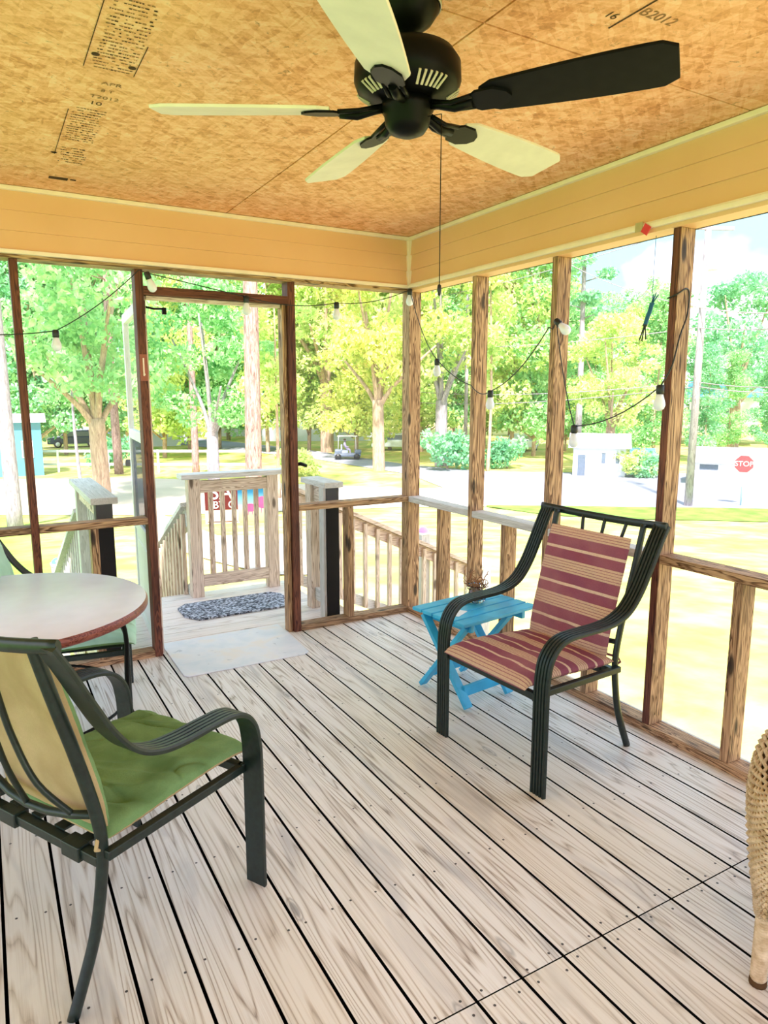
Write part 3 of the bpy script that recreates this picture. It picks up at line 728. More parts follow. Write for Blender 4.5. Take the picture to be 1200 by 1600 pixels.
m = MB(); m.box(-.213,.07,-.150,-.135,.05,.105); m.build('stretcher', M['blue'], t, .003)
m = MB(); m.box(-.19,.09,.12,.135,.06,.105); m.build('stretcher', M['blue'], t, .003)
ca, sa = math.cos(ang), math.sin(ang)
def onT(x, y, z=0): return (-.36+ca*x-sa*y, -1.23+sa*x+ca*y, zt+z)
v = empty('glass_vase', onT(.045,.045)); tag(v, 'small clear glass bowl holding dried twigs on the turquoise table', 'vase')
m = MB(); m.lathe((0,0,0), [(0,.002),(.035,.002),(.050,.012),(.060,.04),(.052,.07),(.045,.085),(.048,.092),(.045,.092),(.042,.085),(.049,.07),(.056,.04),(.046,.015),(0,.008)], 28); m.build('bowl', M['glass'], v)
tw = empty('twig_bundle', onT(.045,.045,.05)); tag(tw, 'tangle of curly dried brown twigs standing in the glass bowl', 'dried twigs')
rr = random.Random(4); m = MB()
for k in range(46):
    a = rr.uniform(0,2*PI); p = Vector((rr.uniform(-.01,.01), rr.uniform(-.01,.01), -.03)); pts = [p.copy()]; d = Vector((math.cos(a)*.5, math.sin(a)*.5, 1.2))
    for q in range(8):
        d = (d+Vector((rr.uniform(-1,1),rr.uniform(-1,1),rr.uniform(-.8,.75)))*.9).normalized(); p = p+d*.024
        h = math.hypot(p.x,p.y); 
        lim = .035 if p.z < .035 else .062
        if h > lim: p.x *= lim/h; p.y *= lim/h
        pts.append(p.copy())
    m.tube(crom(pts,3), .002, 4)
m.build('twigs', M['twig'], tw)
m = MB(); m.box(-.05,.05,-.035,.035,0,.002); o = m.build('paper_sheet', M['paper'], None); o.location = onT(-.16,-.03,.0005); o.rotation_euler = (0,0,.5)
tag(o, 'small white sheet of paper lying flat on the left end of the turquoise table', 'paper')

# ------------------------------------------------------------------ wicker armchair at the right edge
t = empty('wicker_armchair', (-.464,-3.220,0), math.radians(209)); tag(t, 'tan woven wicker armchair cut off by the right edge of the picture', 'chair')
def woven(path, prof, scale, name, pitch=.014):
    m = MB(); P = crom(path, 14); sc = None
    n = len(P); k = len(prof)
    scl = [scale[min(int(i/(n-1)*(len(scale)-1)),len(scale)-2)]*(1-(i/(n-1)*(len(scale)-1)-min(int(i/(n-1)*(len(scale)-1)),len(scale)-2)))+scale[min(int(i/(n-1)*(len(scale)-1)),len(scale)-2)+1]*(i/(n-1)*(len(scale)-1)-min(int(i/(n-1)*(len(scale)-1)),len(scale)-2)) for i in range(n)]
    m.sweep(P, prof, mi=1, scale=scl)
    return m
def basket(fn, nu, nv, name, parent, r=.0055, vr=(0,1)):
    """weave: horizontal strands passing over and under uprights on the surface fn(u,v)->(point, normal)"""
    m = MB()
    def put(path, rr_):
        m.tube(path, rr_, 5)
    for j in range(nv):
        v = vr[0]+(vr[1]-vr[0])*(j+.5)/nv; pts = []
        for i in range(nu*2+1):
            u = i/(nu*2); p, nn = fn(u, v); s = 1 if ((i//1)+j) % 2 else -1
            pts.append(p+nn*(s*r*.75))
        put(pts, r)
    o1 = m.build(name, M['wicker'], parent)
    m = MB()
    for i in range(0, nu*2+1):
        u = i/(nu*2); pts = [fn(u, vr[0]+(vr[1]-vr[0])*q/12)[0] for q in range(13)]; put(pts, r*.8)
    return o1
def sup(a, e): return math.copysign(abs(a)**e, a)
def armfn(side):
    def fn(u, v):                       # v: 0 bottom .. 1 top, u around a rounded arm tower (front .. back)
        a = 2*PI*u
        prof = [(.0,.019),(.10,.024),(.22,.036),(.38,.049),(.55,.059),(.72,.064),(.86,.058),(.95,.040),(1,.006)]
        for (a0,b0),(a1,b1) in zip(prof, prof[1:]):
            if v <= a1: w_ = b0+(b1-b0)*(v-a0)/(a1-a0); break
        z = .20+.335*v; ln = .05+(.24-.05)*min(1,v*1.5) if v < .95 else .22
        cx = .30-ln+.0; 
        p = Vector((.30-ln+ln*sup(math.cos(a),.8)+0, side*.31+w_*1.0*sup(math.sin(a),.8), z))
        nn = Vector((math.cos(a)*.6, math.sin(a), 0)).normalized(); return p, nn
    return fn
for sd in (-1,1):
    m = MB(); f = armfn(sd); nu, nv = 40, 24; o0 = 0
    for j in range(nv+1):
        for i in range(nu): 
            p, nn = f(i/nu, j/nv); m.v.append(tuple(p-nn*.004))
    for j in range(nv):
        for i in range(nu): m.f.append((j*nu+i, j*nu+(i+1)%nu, (j+1)*nu+(i+1)%nu, (j+1)*nu+i)); m.m.append(0); m.sm.append(True)
    m.f.append(tuple(nv*nu+i for i in range(nu))); m.m.append(0); m.sm.append(True)
    core = m.build('arm', M['wickerdark'], t)
    basket(f, 28, 40, 'woven_strands', core)
    for x in (.275,-.26):
        m = MB(); m.tube([(x,sd*.31,.0),(x,sd*.31,.03),(x,sd*.31,.25),(x,sd*.31,.42)], .017, 12)
        for q in range(30): m.lathe((x,sd*.31,.02+q*.0075), [(.017,-.004),(.0205,0),(.017,.004)], 12)
        m.build('leg', M['wicker'], t)
        m = MB(); m.lathe((x,sd*.31,0), [(0,0),(.021,0),(.021,.014),(0,.014)], 12); m.build('foot_cap', M['wickerdark'], t)
def backfn(u, v):
    a = PI*(.12+.76*u); p = Vector((.02-.30*math.sin(a)-.06*v, -.33*math.cos(a), .30+.58*v)); return p, Vector((-math.sin(a), -math.cos(a), 0))
bk = MB()
for j in range(13):
    for i in range(25): bk.v.append(tuple(backfn(i/24,j/12)[0]))
for j in range(12):
    for i in range(24): bk.f.append((j*25+i,j*25+i+1,(j+1)*25+i+1,(j+1)*25+i)); bk.m.append(0); bk.sm.append(True)
bk = bk.build('backrest', M['wickerdark'], t); sf = bk.modifiers.new('s','SOLIDIFY'); sf.thickness = .006
basket(backfn, 30, 44, 'woven_strands', bk)
m = MB(); m.tube([backfn(q/24,1)[0] for q in range(25)], .02, 10); m.build('top_roll', M['wicker'], t)
m = MB(); m.box(-.27,.27,-.27,.27,.30,.38); m.build('seat', M['wickerdark'], t, .02)
m = MB(); m.box(-.24,.28,-.26,.26,.382,.46); m.build('seat_cushion', M['tan'], t, .03)

# ------------------------------------------------------------------ ceiling fan
FX, FY = -1.437, -2.300
fan = empty('ceiling_fan', (FX,FY,ZC)); tag(fan, 'black five-blade ceiling fan hanging from the strand board ceiling', 'ceiling fan')
m = MB(); m.lathe((0,0,0), [(0,-.002),(.075,-.002),(.082,-.012),(.080,-.028),(.062,-.055),(.035,-.075),(.022,-.082),(.018,-.09),(0,-.09)], 36); m.build('canopy', M['black'], fan)
m = MB(); m.lathe((0,0,0), [(.0835,-.008),(.0865,-.014),(.0845,-.024),(.0815,-.02),(.0815,-.01)], 36); m.build('canopy_ring', plain('brushed_metal',(.5,.48,.45),.3,.5,.8), fan)
m = MB(); m.tube([(0,0,-.085),(0,0,-.13)], .013, 14); m.lathe((0,0,-.112), [(.022,0),(.024,-.008),(.022,-.018),(0,-.018)], 18); m.build('downrod', M['black'], fan)
m = MB(); m.lathe((0,0,0), [(0,-.118),(.09,-.120),(.120,-.132),(.136,-.155),(.138,-.195),(.128,-.220),(.10,-.236),(.062,-.242),(0,-.242)], 44); motor = m.build('motor_housing', M['black'], fan)
ventm = plain('vent_light',(.62,.55,.40),.5,.4)
for kq in range(5):
    a0 = math.radians(52+72*kq); vp = None
    for j in range(6):
        a = a0+(j-2.5)*.115; m = MB()
        p = Vector((math.cos(a)*.1,math.sin(a)*.1,-.2375)); q = Vector((math.cos(a)*.132,math.sin(a)*.132,-.2165)); m.bar(p,q,.006,.004)
        m.build('vent_slot', ventm, motor)
m = MB(); m.lathe((0,0,0), [(.0,-.240),(.066,-.242),(.068,-.262),(.060,-.275),(.058,-.296),(.045,-.315),(.02,-.325),(0,-.326)], 32); sw = m.build('switch_housing', M['black'], fan)
BL = [-54.5, 15, 85, 151, 227]
for kq, a in enumerate(BL):
    a = math.radians(a); Rz = Matrix.Rotation(a, 4, 'Z'); pit = Matrix.Rotation(math.radians(-13), 4, 'X')
    off = Matrix.Translation((0,0,-.262))
    m = MB()                                        # outline of the blade, root to tip
    out = []
    for s in range(15):
        u = s/14; x = .20+.45*u; hw = .052+.022*math.sin(min(1,u*1.15)*PI/2)
        if u > .9: hw *= math.sqrt(max(0,1-((u-.9)/.1)**2))*.28+.72
        if s == 0: hw *= .7
        out.append((x, hw))
    top = [(x,h) for x,h in out]+[(x,-h) for x,h in reversed(out)]
    n = len(top); vs_ = [Vector((x,y,z)) for z in (.004,-.004) for x,y in top]
    Mx = off @ Rz @ pit
    m.add([Mx@p for p in vs_], [tuple(range(n)), tuple(range(2*n-1,n-1,-1))]+[(i,(i+1)%n,n+(i+1)%n,n+i) for i in range(n)])
    bl = m.build('fan_blade', M['bladedark'] if kq == 0 else M['bladeglare'], fan, .0015)  # all but the first blade carry painted glare
    if kq == 0: bl['label'] = 'dark blade'
    m = MB()
    pl = [Mx@Vector((x,y,-.010)) for x,y in [(.16,-.012),(.19,-.036),(.235,-.038),(.265,-.020),(.275,0),(.265,.020),(.235,.038),(.19,.036),(.16,.012)]]
    pu = [p+Vector((0,0,.006)) for p in pl]; n = len(pl)
    m.add(pl+pu, [tuple(range(n)), tuple(range(2*n-1,n-1,-1))]+[(i,(i+1)%n,n+(i+1)%n,n+i) for i in range(n)])
    m.tube([off@Rz@Vector(p) for p in ((.055,0,.008),(.09,0,.0),(.13,0,-.012),(.175,0,-.008))], .012, 8)
    for y in (-.022,.022): m.tube([off@Rz@Vector((.075,y*.6,.004)), off@Rz@Vector((.125,y,-.008)), Mx@Vector((.18,y,-.006))], .006, 6)
    m.build('blade_bracket', M['black'], fan)
m = MB(); m.tube([(.045,-.09,-.29),(.045,-.09,-.70)], .0013, 5); m.tube([(.03,-.045,-.285),(.045,-.09,-.29)], .0011, 5)
ch = m.build('pull_chain', M['black'], fan)
CH_END = -.70
m = MB(); m.lathe((.045,-.09,CH_END), [(0,0),(.0045,-.004),(.006,-.016),(.003,-.03),(0,-.031)], 10); m.build('chain_fob', M['plastic'], ch)

# ------------------------------------------------------------------ string lights
sl = empty('string_lights', (0,0,0)); tag(sl, 'black cord of frosted white bulbs looped along the porch posts', 'string lights')
BP = [(-2.65,-.03,1.78), (-2.101,-.04,1.80), (-1.645,-.04,2.115), (-1.108,-.04,2.03), (-.548,-.05,2.03), (-.03,-.05,2.145), (-.04,-.383,1.695), (-.04,-.903,1.505), (-.03,-1.38,1.835), (-.04,-1.54,1.34), (-.04,-2.01,1.52)]
def sag(a, b, d, n=8):
    a = Vector(a); b = Vector(b); return [a.lerp(b,q/n)-Vector((0,0,d*4*(q/n)*(1-q/n))) for q in range(n+1)]
path = [(-3.6,-.03,2.0)]
m = MB()
def cord(p, r=.0028): m.tube(p, r, 6)
cord(sag((-3.4,-.03,1.95), BP[0], .05)); cord(sag(BP[0], BP[1], .02)); cord(sag(BP[1], (-1.72,-.03,2.09), .02)); cord([(-1.72,-.03,2.09),(-1.68,-.02,2.13),BP[2]])
cord(sag(BP[2], BP[3], .0)); cord(sag(BP[3], BP[4], .03)); cord(sag(BP[4], BP[5], .03)); cord(sag(BP[5], BP[6], .06)); cord(sag(BP[6], (-.02,-.70,1.54), .02))
cord(sag((-.02,-.70,1.54), BP[7], .03)); cord(sag(BP[7], (-.02,-1.32,1.81), .05)); cord([(-.02,-1.32,1.81), (-.012,-1.34,1.80), BP[8]])
cord(sag(BP[8], BP[9], .05)); cord(sag(BP[9], BP[10], .04)); cord(crom([BP[10],(-.01,-2.035,1.60),(.02,-2.04,1.72),(.055,-2.04,1.80),(.06,-2.04,1.88),(.04,-2.04,1.905),(-.006,-2.03,1.88),(-.006,-1.99,1.87)],5), .0035)
m.build('cord', M['plastic'], sl)
for i, p in enumerate(BP):
    p = Vector(p); tl = Vector((0,0,1))
    if i in (2,8): tl = Vector((-.35,0,1)) if i == 2 else Vector((0,.4,1))
    if i == 8: tl = Vector((-.1,.75,.6))
    tl.normalize()
    m = MB(); m.lathe(p, [(0,.006),(.011,.006),(.016,0),(.0165,-.028),(.013,-.034),(0,-.034)], 14, axis=tl); s_ = m.build('socket', M['plastic'], sl)
    m = MB(); m.lathe(p-tl*.032, [(.0,.002),(.013,0),(.017,-.014),(.023,-.034),(.024,-.046),(.019,-.060),(.009,-.067),(0,-.069)], 18, axis=tl); m.build('bulb', M['bulb'], s_)

# ornaments on the right beam
e = empty('hanging_tag', (-.035,-1.868,2.165)); tag(e, 'small red and tan square tag clipped under the right beam trim', 'tag')
m = MB(); m.bar((0,-.022,-.018),(0,-.022,.018),.004,.036,up=(0,1,0)); 
m.v = [((Matrix.Rotation(math.radians(35),3,'X')@Vector(v_))) for v_ in m.v]; m.v = [tuple(v_) for v_ in m.v]; m.build('red_tag', M['redplastic'], e)
m = MB(); m.bar((.004,.022,-.014),(.004,.022,.022),.004,.036,up=(0,1,0)); m.build('tan_tag', plain('tan_tag',(.55,.42,.24),.7), e)
e = empty('knotted_cord', (.05,-1.868,2.14)); tag(e, 'blue and black knotted cord dangling on a thin line left of the large right post', 'cord')
m = MB(); m.tube([(0,0,0),(.0,.002,-.27)], .0012, 5); m.build('line', M['bluecord'], e)
m = MB(); m.tube(crom([(0,0,-.27),(0,.008,-.30),(0,.022,-.335),(0,.03,-.36)],4), .009, 8, scale=None); m.lathe((0,0,-.275),[(0,.01),(.013,0),(0,-.012)],10)
m.build('knot', M['bluecord'], e)
m = MB()
for (a,b) in ((-.03,.035),(-.018,.045),(-.006,.04)): m = MB(); m.tube([(0,0,-.275),(0,a,-.275+b)], .0025, 5); m.build('strand', M['bluecord'], e)
for (a,b) in ((.055,-.42),(.042,-.425),(.022,-.42)): m = MB(); m.tube([(0,.03,-.355),(0,(a+.03)/2,-.385),(0,a,b)], .003, 5); m.build('strand', M['plastic'], e)
m = MB(); m.lathe((0,.03,-.36),[(0,.012),(.012,0),(0,-.014)],10); m.build('knot', M['plastic'], e)

# ------------------------------------------------------------------ the yard
m = MB(); NA = 96; rings = [0,3,5,6,7.5,9,11,13,15,18,21,24,27,30,36,45,60,80,110,150,220,320]
for r in rings:
    for i in range(NA):
        a = 2*PI*i/NA; x = CP.x+r*math.cos(a); y = CP.y+r*math.sin(a); m.v.append((x,y,gz(x,y)))
for j in range(len(rings)-1):
    for i in range(NA): m.f.append((j*NA+i,j*NA+(i+1)%NA,(j+1)*NA+(i+1)%NA,(j+1)*NA+i)); m.m.append(0); m.sm.append(True)
tag(m.build('ground', M['grass']), kind='structure')
def drape(name, cols, mt, dz, rows=10):
    m = MB(); nC = len(cols)
    for (u, va, vb) in cols:
        for r in range(rows+1): m.v.append(tuple(gp(u, va+(vb-va)*r/rows, dz)))
    for i in range(nC-1):
        for r in range(rows):
            a = i*(rows+1)+r; m.f.append((a,a+1,a+rows+2,a+rows+1)); m.m.append(0); m.sm.append(True)
    return tag(m.build(name, mt), kind='structure')
def lin(stops, u0, u1, du=40):
    out = []; u = u0
    while u <= u1:
        for (a,va,vb),(b,wa,wb) in zip(stops, stops[1:]):
            if u <= b: t = (u-a)/(b-a); out.append((u, va+(wa-va)*t, vb+(wb-vb)*t)); break
        u += du
    return out
drape('road', lin([(120,666,676),(300,684,697),(480,703,716),(640,727,742),(760,737,790),(1300,744,797)], 120, 1300), M['road'], .03)
drape('driveway', lin([(-300,750,805),(250,748,806),(640,764,793),(780,760,792)], -300, 780), M['sand'], .02)
M['verge'] = plain('green_verge', (.22,.42,.07), .95, .05, var=.2, scale=1.5)
drape('grass_verge', lin([(760,786,792),(860,788,806),(1000,792,812),(1300,797,818)], 760, 1300), M['verge'], .025)
drape('path', [(240,800,850),(340,838,880),(420,838,900),(520,830,900)], M['sand'], .025)

# ------------------------------------------------------------------ trees
def leafcloud(m, blobs, n, size, seed, mi=0):
    rr = np.random.RandomState(seed); tot = sum(b[3]**2 for b in blobs)
    for (cx,cy,cz,r,sq) in blobs:
        k = int(n*r*r/tot)
        d = rr.normal(size=(k,3)); d /= np.linalg.norm(d,axis=1)[:,None]; rad = r*rr.uniform(.35,1.05,k)**.6
        P = np.stack([cx+d[:,0]*rad, cy+d[:,1]*rad, cz+d[:,2]*rad*sq],1)
        a = rr.normal(size=(k,3)); a /= np.linalg.norm(a,axis=1)[:,None]; b = np.cross(a, rr.normal(size=(k,3))); b /= np.linalg.norm(b,axis=1)[:,None]
        s = size*rr.uniform(.5,1.3,k)[:,None]
        q = np.stack([P-a*s-b*s*.2, P-b*s*.6, P+a*s, P+b*s*.6+a*s*.1],1).reshape(-1,3)
        o = len(m.v); m.v += [tuple(v) for v in q.tolist()]
        m.f += [(o+4*i,o+4*i+1,o+4*i+2,o+4*i+3) for i in range(k)]; m.m += [mi]*k; m.sm += [False]*k
def raw(mb_, name, mat):
    me = bpy.data.meshes.new(name); me.from_pydata(mb_.v, [], mb_.f); me.materials.append(mat); me.polygons.foreach_set('use_smooth', mb_.sm); me.update(); return me
def proto(kind, seed):
    rr = random.Random(seed); tr = MB(); lf = MB()
    if kind == 'tall':
        H = 17; trunk = crom([(0,0,-.3),(rr.uniform(-.2,.2),0,H*.3),(rr.uniform(-.4,.4),rr.uniform(-.3,.3),H*.6),(0,0,H*.92)],5)
        tr.tube(trunk, .15, 8, scale=[1-.8*i/(len(trunk)-1) for i in range(len(trunk))])
        bl = []
        for k in range(32):
            z = rr.uniform(.13,.97)*H; R0 = 3.6*(1-abs(z/H-.5)*.9); a = rr.uniform(0,2*PI); r = R0*rr.uniform(.1,.95)
            bl.append((r*math.cos(a), r*math.sin(a), z, rr.uniform(.9,1.7), .8))
            if k % 2 == 0: tr.tube([(0,0,z-1.2),(r*.6*math.cos(a),r*.6*math.sin(a),z-.4),(r*math.cos(a),r*math.sin(a),z)], .05, 5, scale=[1.3,.9,.3])
        leafcloud(lf, bl, 11000, .17, seed)
    elif kind == 'broad':
        H = 10
        tr.tube(crom([(0,0,-.3),(.03,0,1.2),(.06,0,3.0)],4), .27, 10, scale=[1.25-.02*i for i in range(9)])
        bl = []
        for a, ln, zz in ((2.9,1.3,8.6),(.4,1.2,9.2),(1.6,1.8,7.5),(4.4,2.0,7.2),(5.4,2.6,6.0),(3.4,3.0,5.2),(0.0,2.6,5.0)):
            p = [(.06,0,2.6),(.06+math.cos(a)*ln*.3,math.sin(a)*ln*.3,2.6+(zz-2.6)*.4),(math.cos(a)*ln,math.sin(a)*ln,zz)]
            tr.tube(crom(p,5), .15, 7, scale=[1-.075*i for i in range(11)])
        for k in range(34):
            z = rr.uniform(3.6,10); R0 = 3.4*math.sin(PI*min(.95,max(.12,(z-2.6)/8)));  a = rr.uniform(0,2*PI); r = R0*rr.uniform(.2,1)
            bl.append((r*math.cos(a), r*math.sin(a), z, rr.uniform(.55,1.05), .7))
        leafcloud(lf, bl, 7000, .14, seed)
    elif kind == 'pine':
        H = 24; tr.tube(crom([(0,0,-.3),(.12,0,H*.35),(.05,.1,H*.7),(0,0,H)],5), .33, 12, scale=[1-.045*i for i in range(16)])
        bl = []
        for k in range(22):
            z = rr.uniform(.5,1.0)*H; a = rr.uniform(0,2*PI); r = 3.2*rr.uniform(.3,1)*(1.15-z/H*.7)
            tr.tube([(0,0,z-.3),(r*math.cos(a),r*math.sin(a),z+.2)], .06, 5, scale=[1,.3]); bl.append((r*math.cos(a),r*math.sin(a),z+.2,rr.uniform(.7,1.2),.5))
        leafcloud(lf, bl, 3000, .2, seed)
    elif kind == 'sapling':
        H = 9; tr.tube(crom([(0,0,-.2),(.15,.05,H*.4),(-.1,0,H)],5), .10, 7, scale=[1-.07*i for i in range(11)])
        bl = []
        for k in range(12):
            z = rr.uniform(.4,1.)*H; a = rr.uniform(0,2*PI); r = 1.3*rr.uniform(.2,1); bl.append((r*math.cos(a),r*math.sin(a),z,rr.uniform(.4,.8),.7))
        leafcloud(lf, bl, 1800, .14, seed)
    else:
        tr.tube([(0,0,-.1),(0,0,.6)], .04, 5)
        bl = [(rr.uniform(-.7,.7),rr.uniform(-.7,.7),rr.uniform(.35,1.0),rr.uniform(.35,.6),.8) for k in range(9)]
        leafcloud(lf, bl, 1500, .09, seed)
    return tr, lf
PROT = {}
def getp(kind, v):
    if (kind,v) not in PROT:
        tr, lf = proto(kind, 100+v*17+len(kind)); PROT[(kind,v)] = (raw(tr,'trunk',M['barkb']), raw(lf,'foliage',M['leafg']))
    return PROT[(kind,v)]
def tree(kind, v, u, dist, label, group=None, leaf='leafg', bark='barkb', s=1, rz=None, name='tree', zs=1):
    trm, lfm = getp(kind, v); p = col_at(u, dist)
    e = empty(name, p, random.uniform(0,6.28) if rz is None else rz); e.scale = (s,s,s*zs); tag(e, label, 'shrub' if kind == 'bush' else 'tree', group)
    for nm, me, mt in (('trunk',trm,bark),('foliage',lfm,leaf)):
        o = bpy.data.objects.new(nm, me); COL.objects.link(o); o.parent = e; o.material_slots[0].link = 'OBJECT'; o.material_slots[0].material = M[mt]
    return e
# near, individually recognisable trees
tree('broad',0,152,33,'forked broad-crowned tree behind the left bay of the porch','', 'leafg','barkb',1.15,rz=.3+PI,zs=1.1)
tree('pine',0,392,24,'tall thick reddish pine trunk seen through the open doorway',None,'leafg','barkp',.92,rz=0,zs=1.1)
tree('pine',1,302,44,'slim grey-pink pine trunk left of the thick pine in the doorway',None,'leafg','barkp',.7,zs=1.2)
tree('broad',1,330,36,'low-branched leafy tree filling the middle of the doorway',None,'leafg','barkw',.95,rz=1.2,zs=1.05)
tree('pine',1,8,27,'grey pine trunk at the far left edge of the picture',None,'leafd','barkw',.8,rz=2)
tree('pine',0,180,46,'grey-brown pine trunk just left of the open screen door',None,'leafg','barkp',.85,rz=3)
tree('sapling',0,433,33,'thin leaning sapling left of the right door post',None,'leafy','barkb',1,rz=1)
tree('sapling',1,118,42,'thin pale trunk in front of the dark parked car',None,'leafg','barkw',1.1,rz=2)
tree('broad',2,592,45,'yellow-leaved tree behind the corner post of the porch',None,'leafo','barkb',1.25,rz=2,zs=1.2)
tree('broad',1,510,60,'yellow-green spreading tree between the doorway and the corner post',None,'leafy','barkb',1.7,rz=4,zs=1.2)
tree('broad',0,690,48,'pale-trunked leafy tree just right of the corner post',None,'leafy','barkw',1.35,rz=1.1,zs=1.1)
tree('sapling',1,764,45,'slender sapling between the two left posts of the right wall',None,'leafy','barkb',1.35,rz=0)
tree('pine',0,905,52,'tall pine trunk behind the striped chair side of the right wall',None,'leafd','barkw',.8,rz=1,zs=1)
tree('broad',2,955,46,'yellowing leafy tree in front of the white house',None,'leafy','barkb',.95,rz=.5,zs=1.0)
tree('broad',0,1150,70,'bright green tree above the white shed on the right',None,'leafd','barkb',1.45,rz=2.2,zs=1.0)
FARZ = [(-180,'beyond the frame left of the white fence',0),(15,'behind the teal shed',0),(60,'behind the leftmost dark post',0),(100,'over the dark parked car',0),(150,'behind the forked tree in the left bay',0),(205,'behind the open screen door',0),
 (255,'just inside the left door jamb view',1),(300,'behind the slim trunk in the doorway',1),(350,'left of the thick doorway pine',1),(425,'right of the thick doorway pine',1),
 (475,'just right of the right door post',2),(520,'over the pale low house across the street',2),(560,'above the golf cart',2),(612,'just left of the corner post',2),
 (665,'just right of the corner post',3),(705,'in the first bay of the right wall',3),(760,'in the second bay of the right wall',3),(800,'in the middle of the second right bay',3),(838,'touching the second right post',3),
 (890,'just right of the second right post',4),(925,'over the white house',4),(985,'right of the white house',4),(1035,'just left of the big right post',4),
 (1110,'just right of the big right post',5),(1150,'over the turquoise roof',5),(1200,'at the right picture edge',5),(1290,'beyond the right picture edge',5)]
LF_ = (('leafg','leafg','leafd'),('leafg','leafy','leafg'),('leafy','leafo','leafy'),('leafy','leafg','leafy'),('leafg','leafy','leafg'),('leafd','leafg','leafd'))
kk = 0
for (u, where, zn) in FARZ:
    for layer in (0,1):
        kk += 1
        dist = (60, 82)[layer]+random.uniform(-6,6)
        lf = LF_[zn][kk%3]; s = 1.2 if layer == 0 else 1.6
        if u > 880: s *= .60
        if u > 1050: s *= .68
        cn = {'leafg':'green','leafd':'deep green','leafy':'yellow-green','leafo':'golden'}[lf]
        tree('tall', kk%4, u+random.uniform(-10,10), dist, '%s tree %s, %s of the two' % (cn, where, ('nearer','farther')[layer]), 'trees of the far woodland', lf, 'barkb', s)
for (u,d,s,lab) in ((175,50,1.6,'green shrub beside the dark parked car'),(700,46,2.0,'dark green shrub right of the corner post across the road'),(795,47,1.6,'shrub between two right posts across the road'),(995,44,1.3,'bright green shrub in front of the blue car'),(1020,44,1.2,'small green shrub left of the large right post'),(462,42,1.3,'yellow-green shrub left of the golf cart')):
    tree('bush',0,u,d,lab,None,'leafy' if u in (462,995) else 'leafd','barkb',s,name='shrub')

# ------------------------------------------------------------------ things in the distance
def facing(u): d = ray(u,640); return math.atan2(d.y,d.x)-PI/2
def house(name, label, u, dist, wd, dp, hh, rh, wc, rc, wins, door=None, dz=0):
    p = col_at(u, dist); e = empty(name, (p.x,p.y,p.z+dz), facing(u)); tag(e, label, 'building')
    m = MB(); m.box(-wd/2,wd/2,0,dp,0,hh); m.build('wall', wc, e)
    m = MB(); ov = .3
    m.add([(-wd/2-ov,-ov,hh),(wd/2+ov,-ov,hh),(wd/2+ov,dp+ov,hh),(-wd/2-ov,dp+ov,hh),(-wd/2-ov,dp/2,hh+rh),(wd/2+ov,dp/2,hh+rh)], [(0,1,5,4),(2,3,4,5),(0,4,3),(1,2,5),(0,3,2,1)]); m.build('roof', rc, e)
    for (x,z,a,b) in wins:
        m = MB(); m.box(x-a/2-.06,x+a/2+.06,-.05,.0,z-b/2-.06,z+b/2+.06); f = m.build('window', M['white'], e)
        m = MB(); m.box(x-a/2,x+a/2,-.06,-.05,z-b/2,z+b/2); m.build('pane', M['winpane'], f)
    if door: m = MB(); m.box(door-.22,door+.22,-.04,0,0,hh*.75); m.build('door', M['winpane'], e)
    return e
M['winpane'] = plain('window_pane', (.14,.18,.24), .15, .6)
M['wallw'] = plain('white_siding', (.80,.82,.88), .6, .3, var=.03, scale=1); M['roofg'] = plain('grey_shingle', (.45,.46,.52), .9, .1, var=.1, scale=2)
M['teal'] = plain('teal_siding', (.12,.32,.40), .6, .3, var=.06, scale=1); M['rooft'] = plain('turquoise_roof', (.12,.42,.52), .6, .3, var=.06, scale=1)
house('house','white house with two small dark windows across the road behind the striped chair',940,43.5,3.0,3,1.7,.8,M['wallw'],M['roofg'],((.25,1.1,.22,.6),(1.05,1.1,.22,.6)),-1.0)
house('shed','low white shed with a grey gabled roof behind the stop sign',1185,41,5.6,3,1.25,.75,M['wallw'],M['roofg'],((-2.1,1.0,.9,.3),))
house('house','building with a turquoise roof half hidden in trees above the white shed',1130,75,6,5,3.4,1.6,M['wallw'],M['rooft'],((0,1.8,1,1),),dz=1.2)
house('shed','small teal shed at the far left behind the white fence',26,47,2.4,2.4,3.2,.5,M['teal'],M['white'],((.4,1.6,.5,.9),))
house('house','pale house with turquoise roof seen through the screen door glass',228,70,6,5,3.2,1.5,M['wallw'],M['rooft'],((0,1.6,1,1),))
house('house','pale low house behind the golf cart across the street',505,75,13,6,3.4,1.6,M['wallw'],M['wallw'],((-4,1.8,1.2,1.2),(0,1.8,1.2,1.2),(4,1.8,1.2,1.2)))
house('house','light house behind the thick pine in the doorway',345,85,14,6,3.4,2.0,M['wallw'],M['roofg'],((-4,1.8,1.2,1.2),(0,1.8,1.2,1.2)))
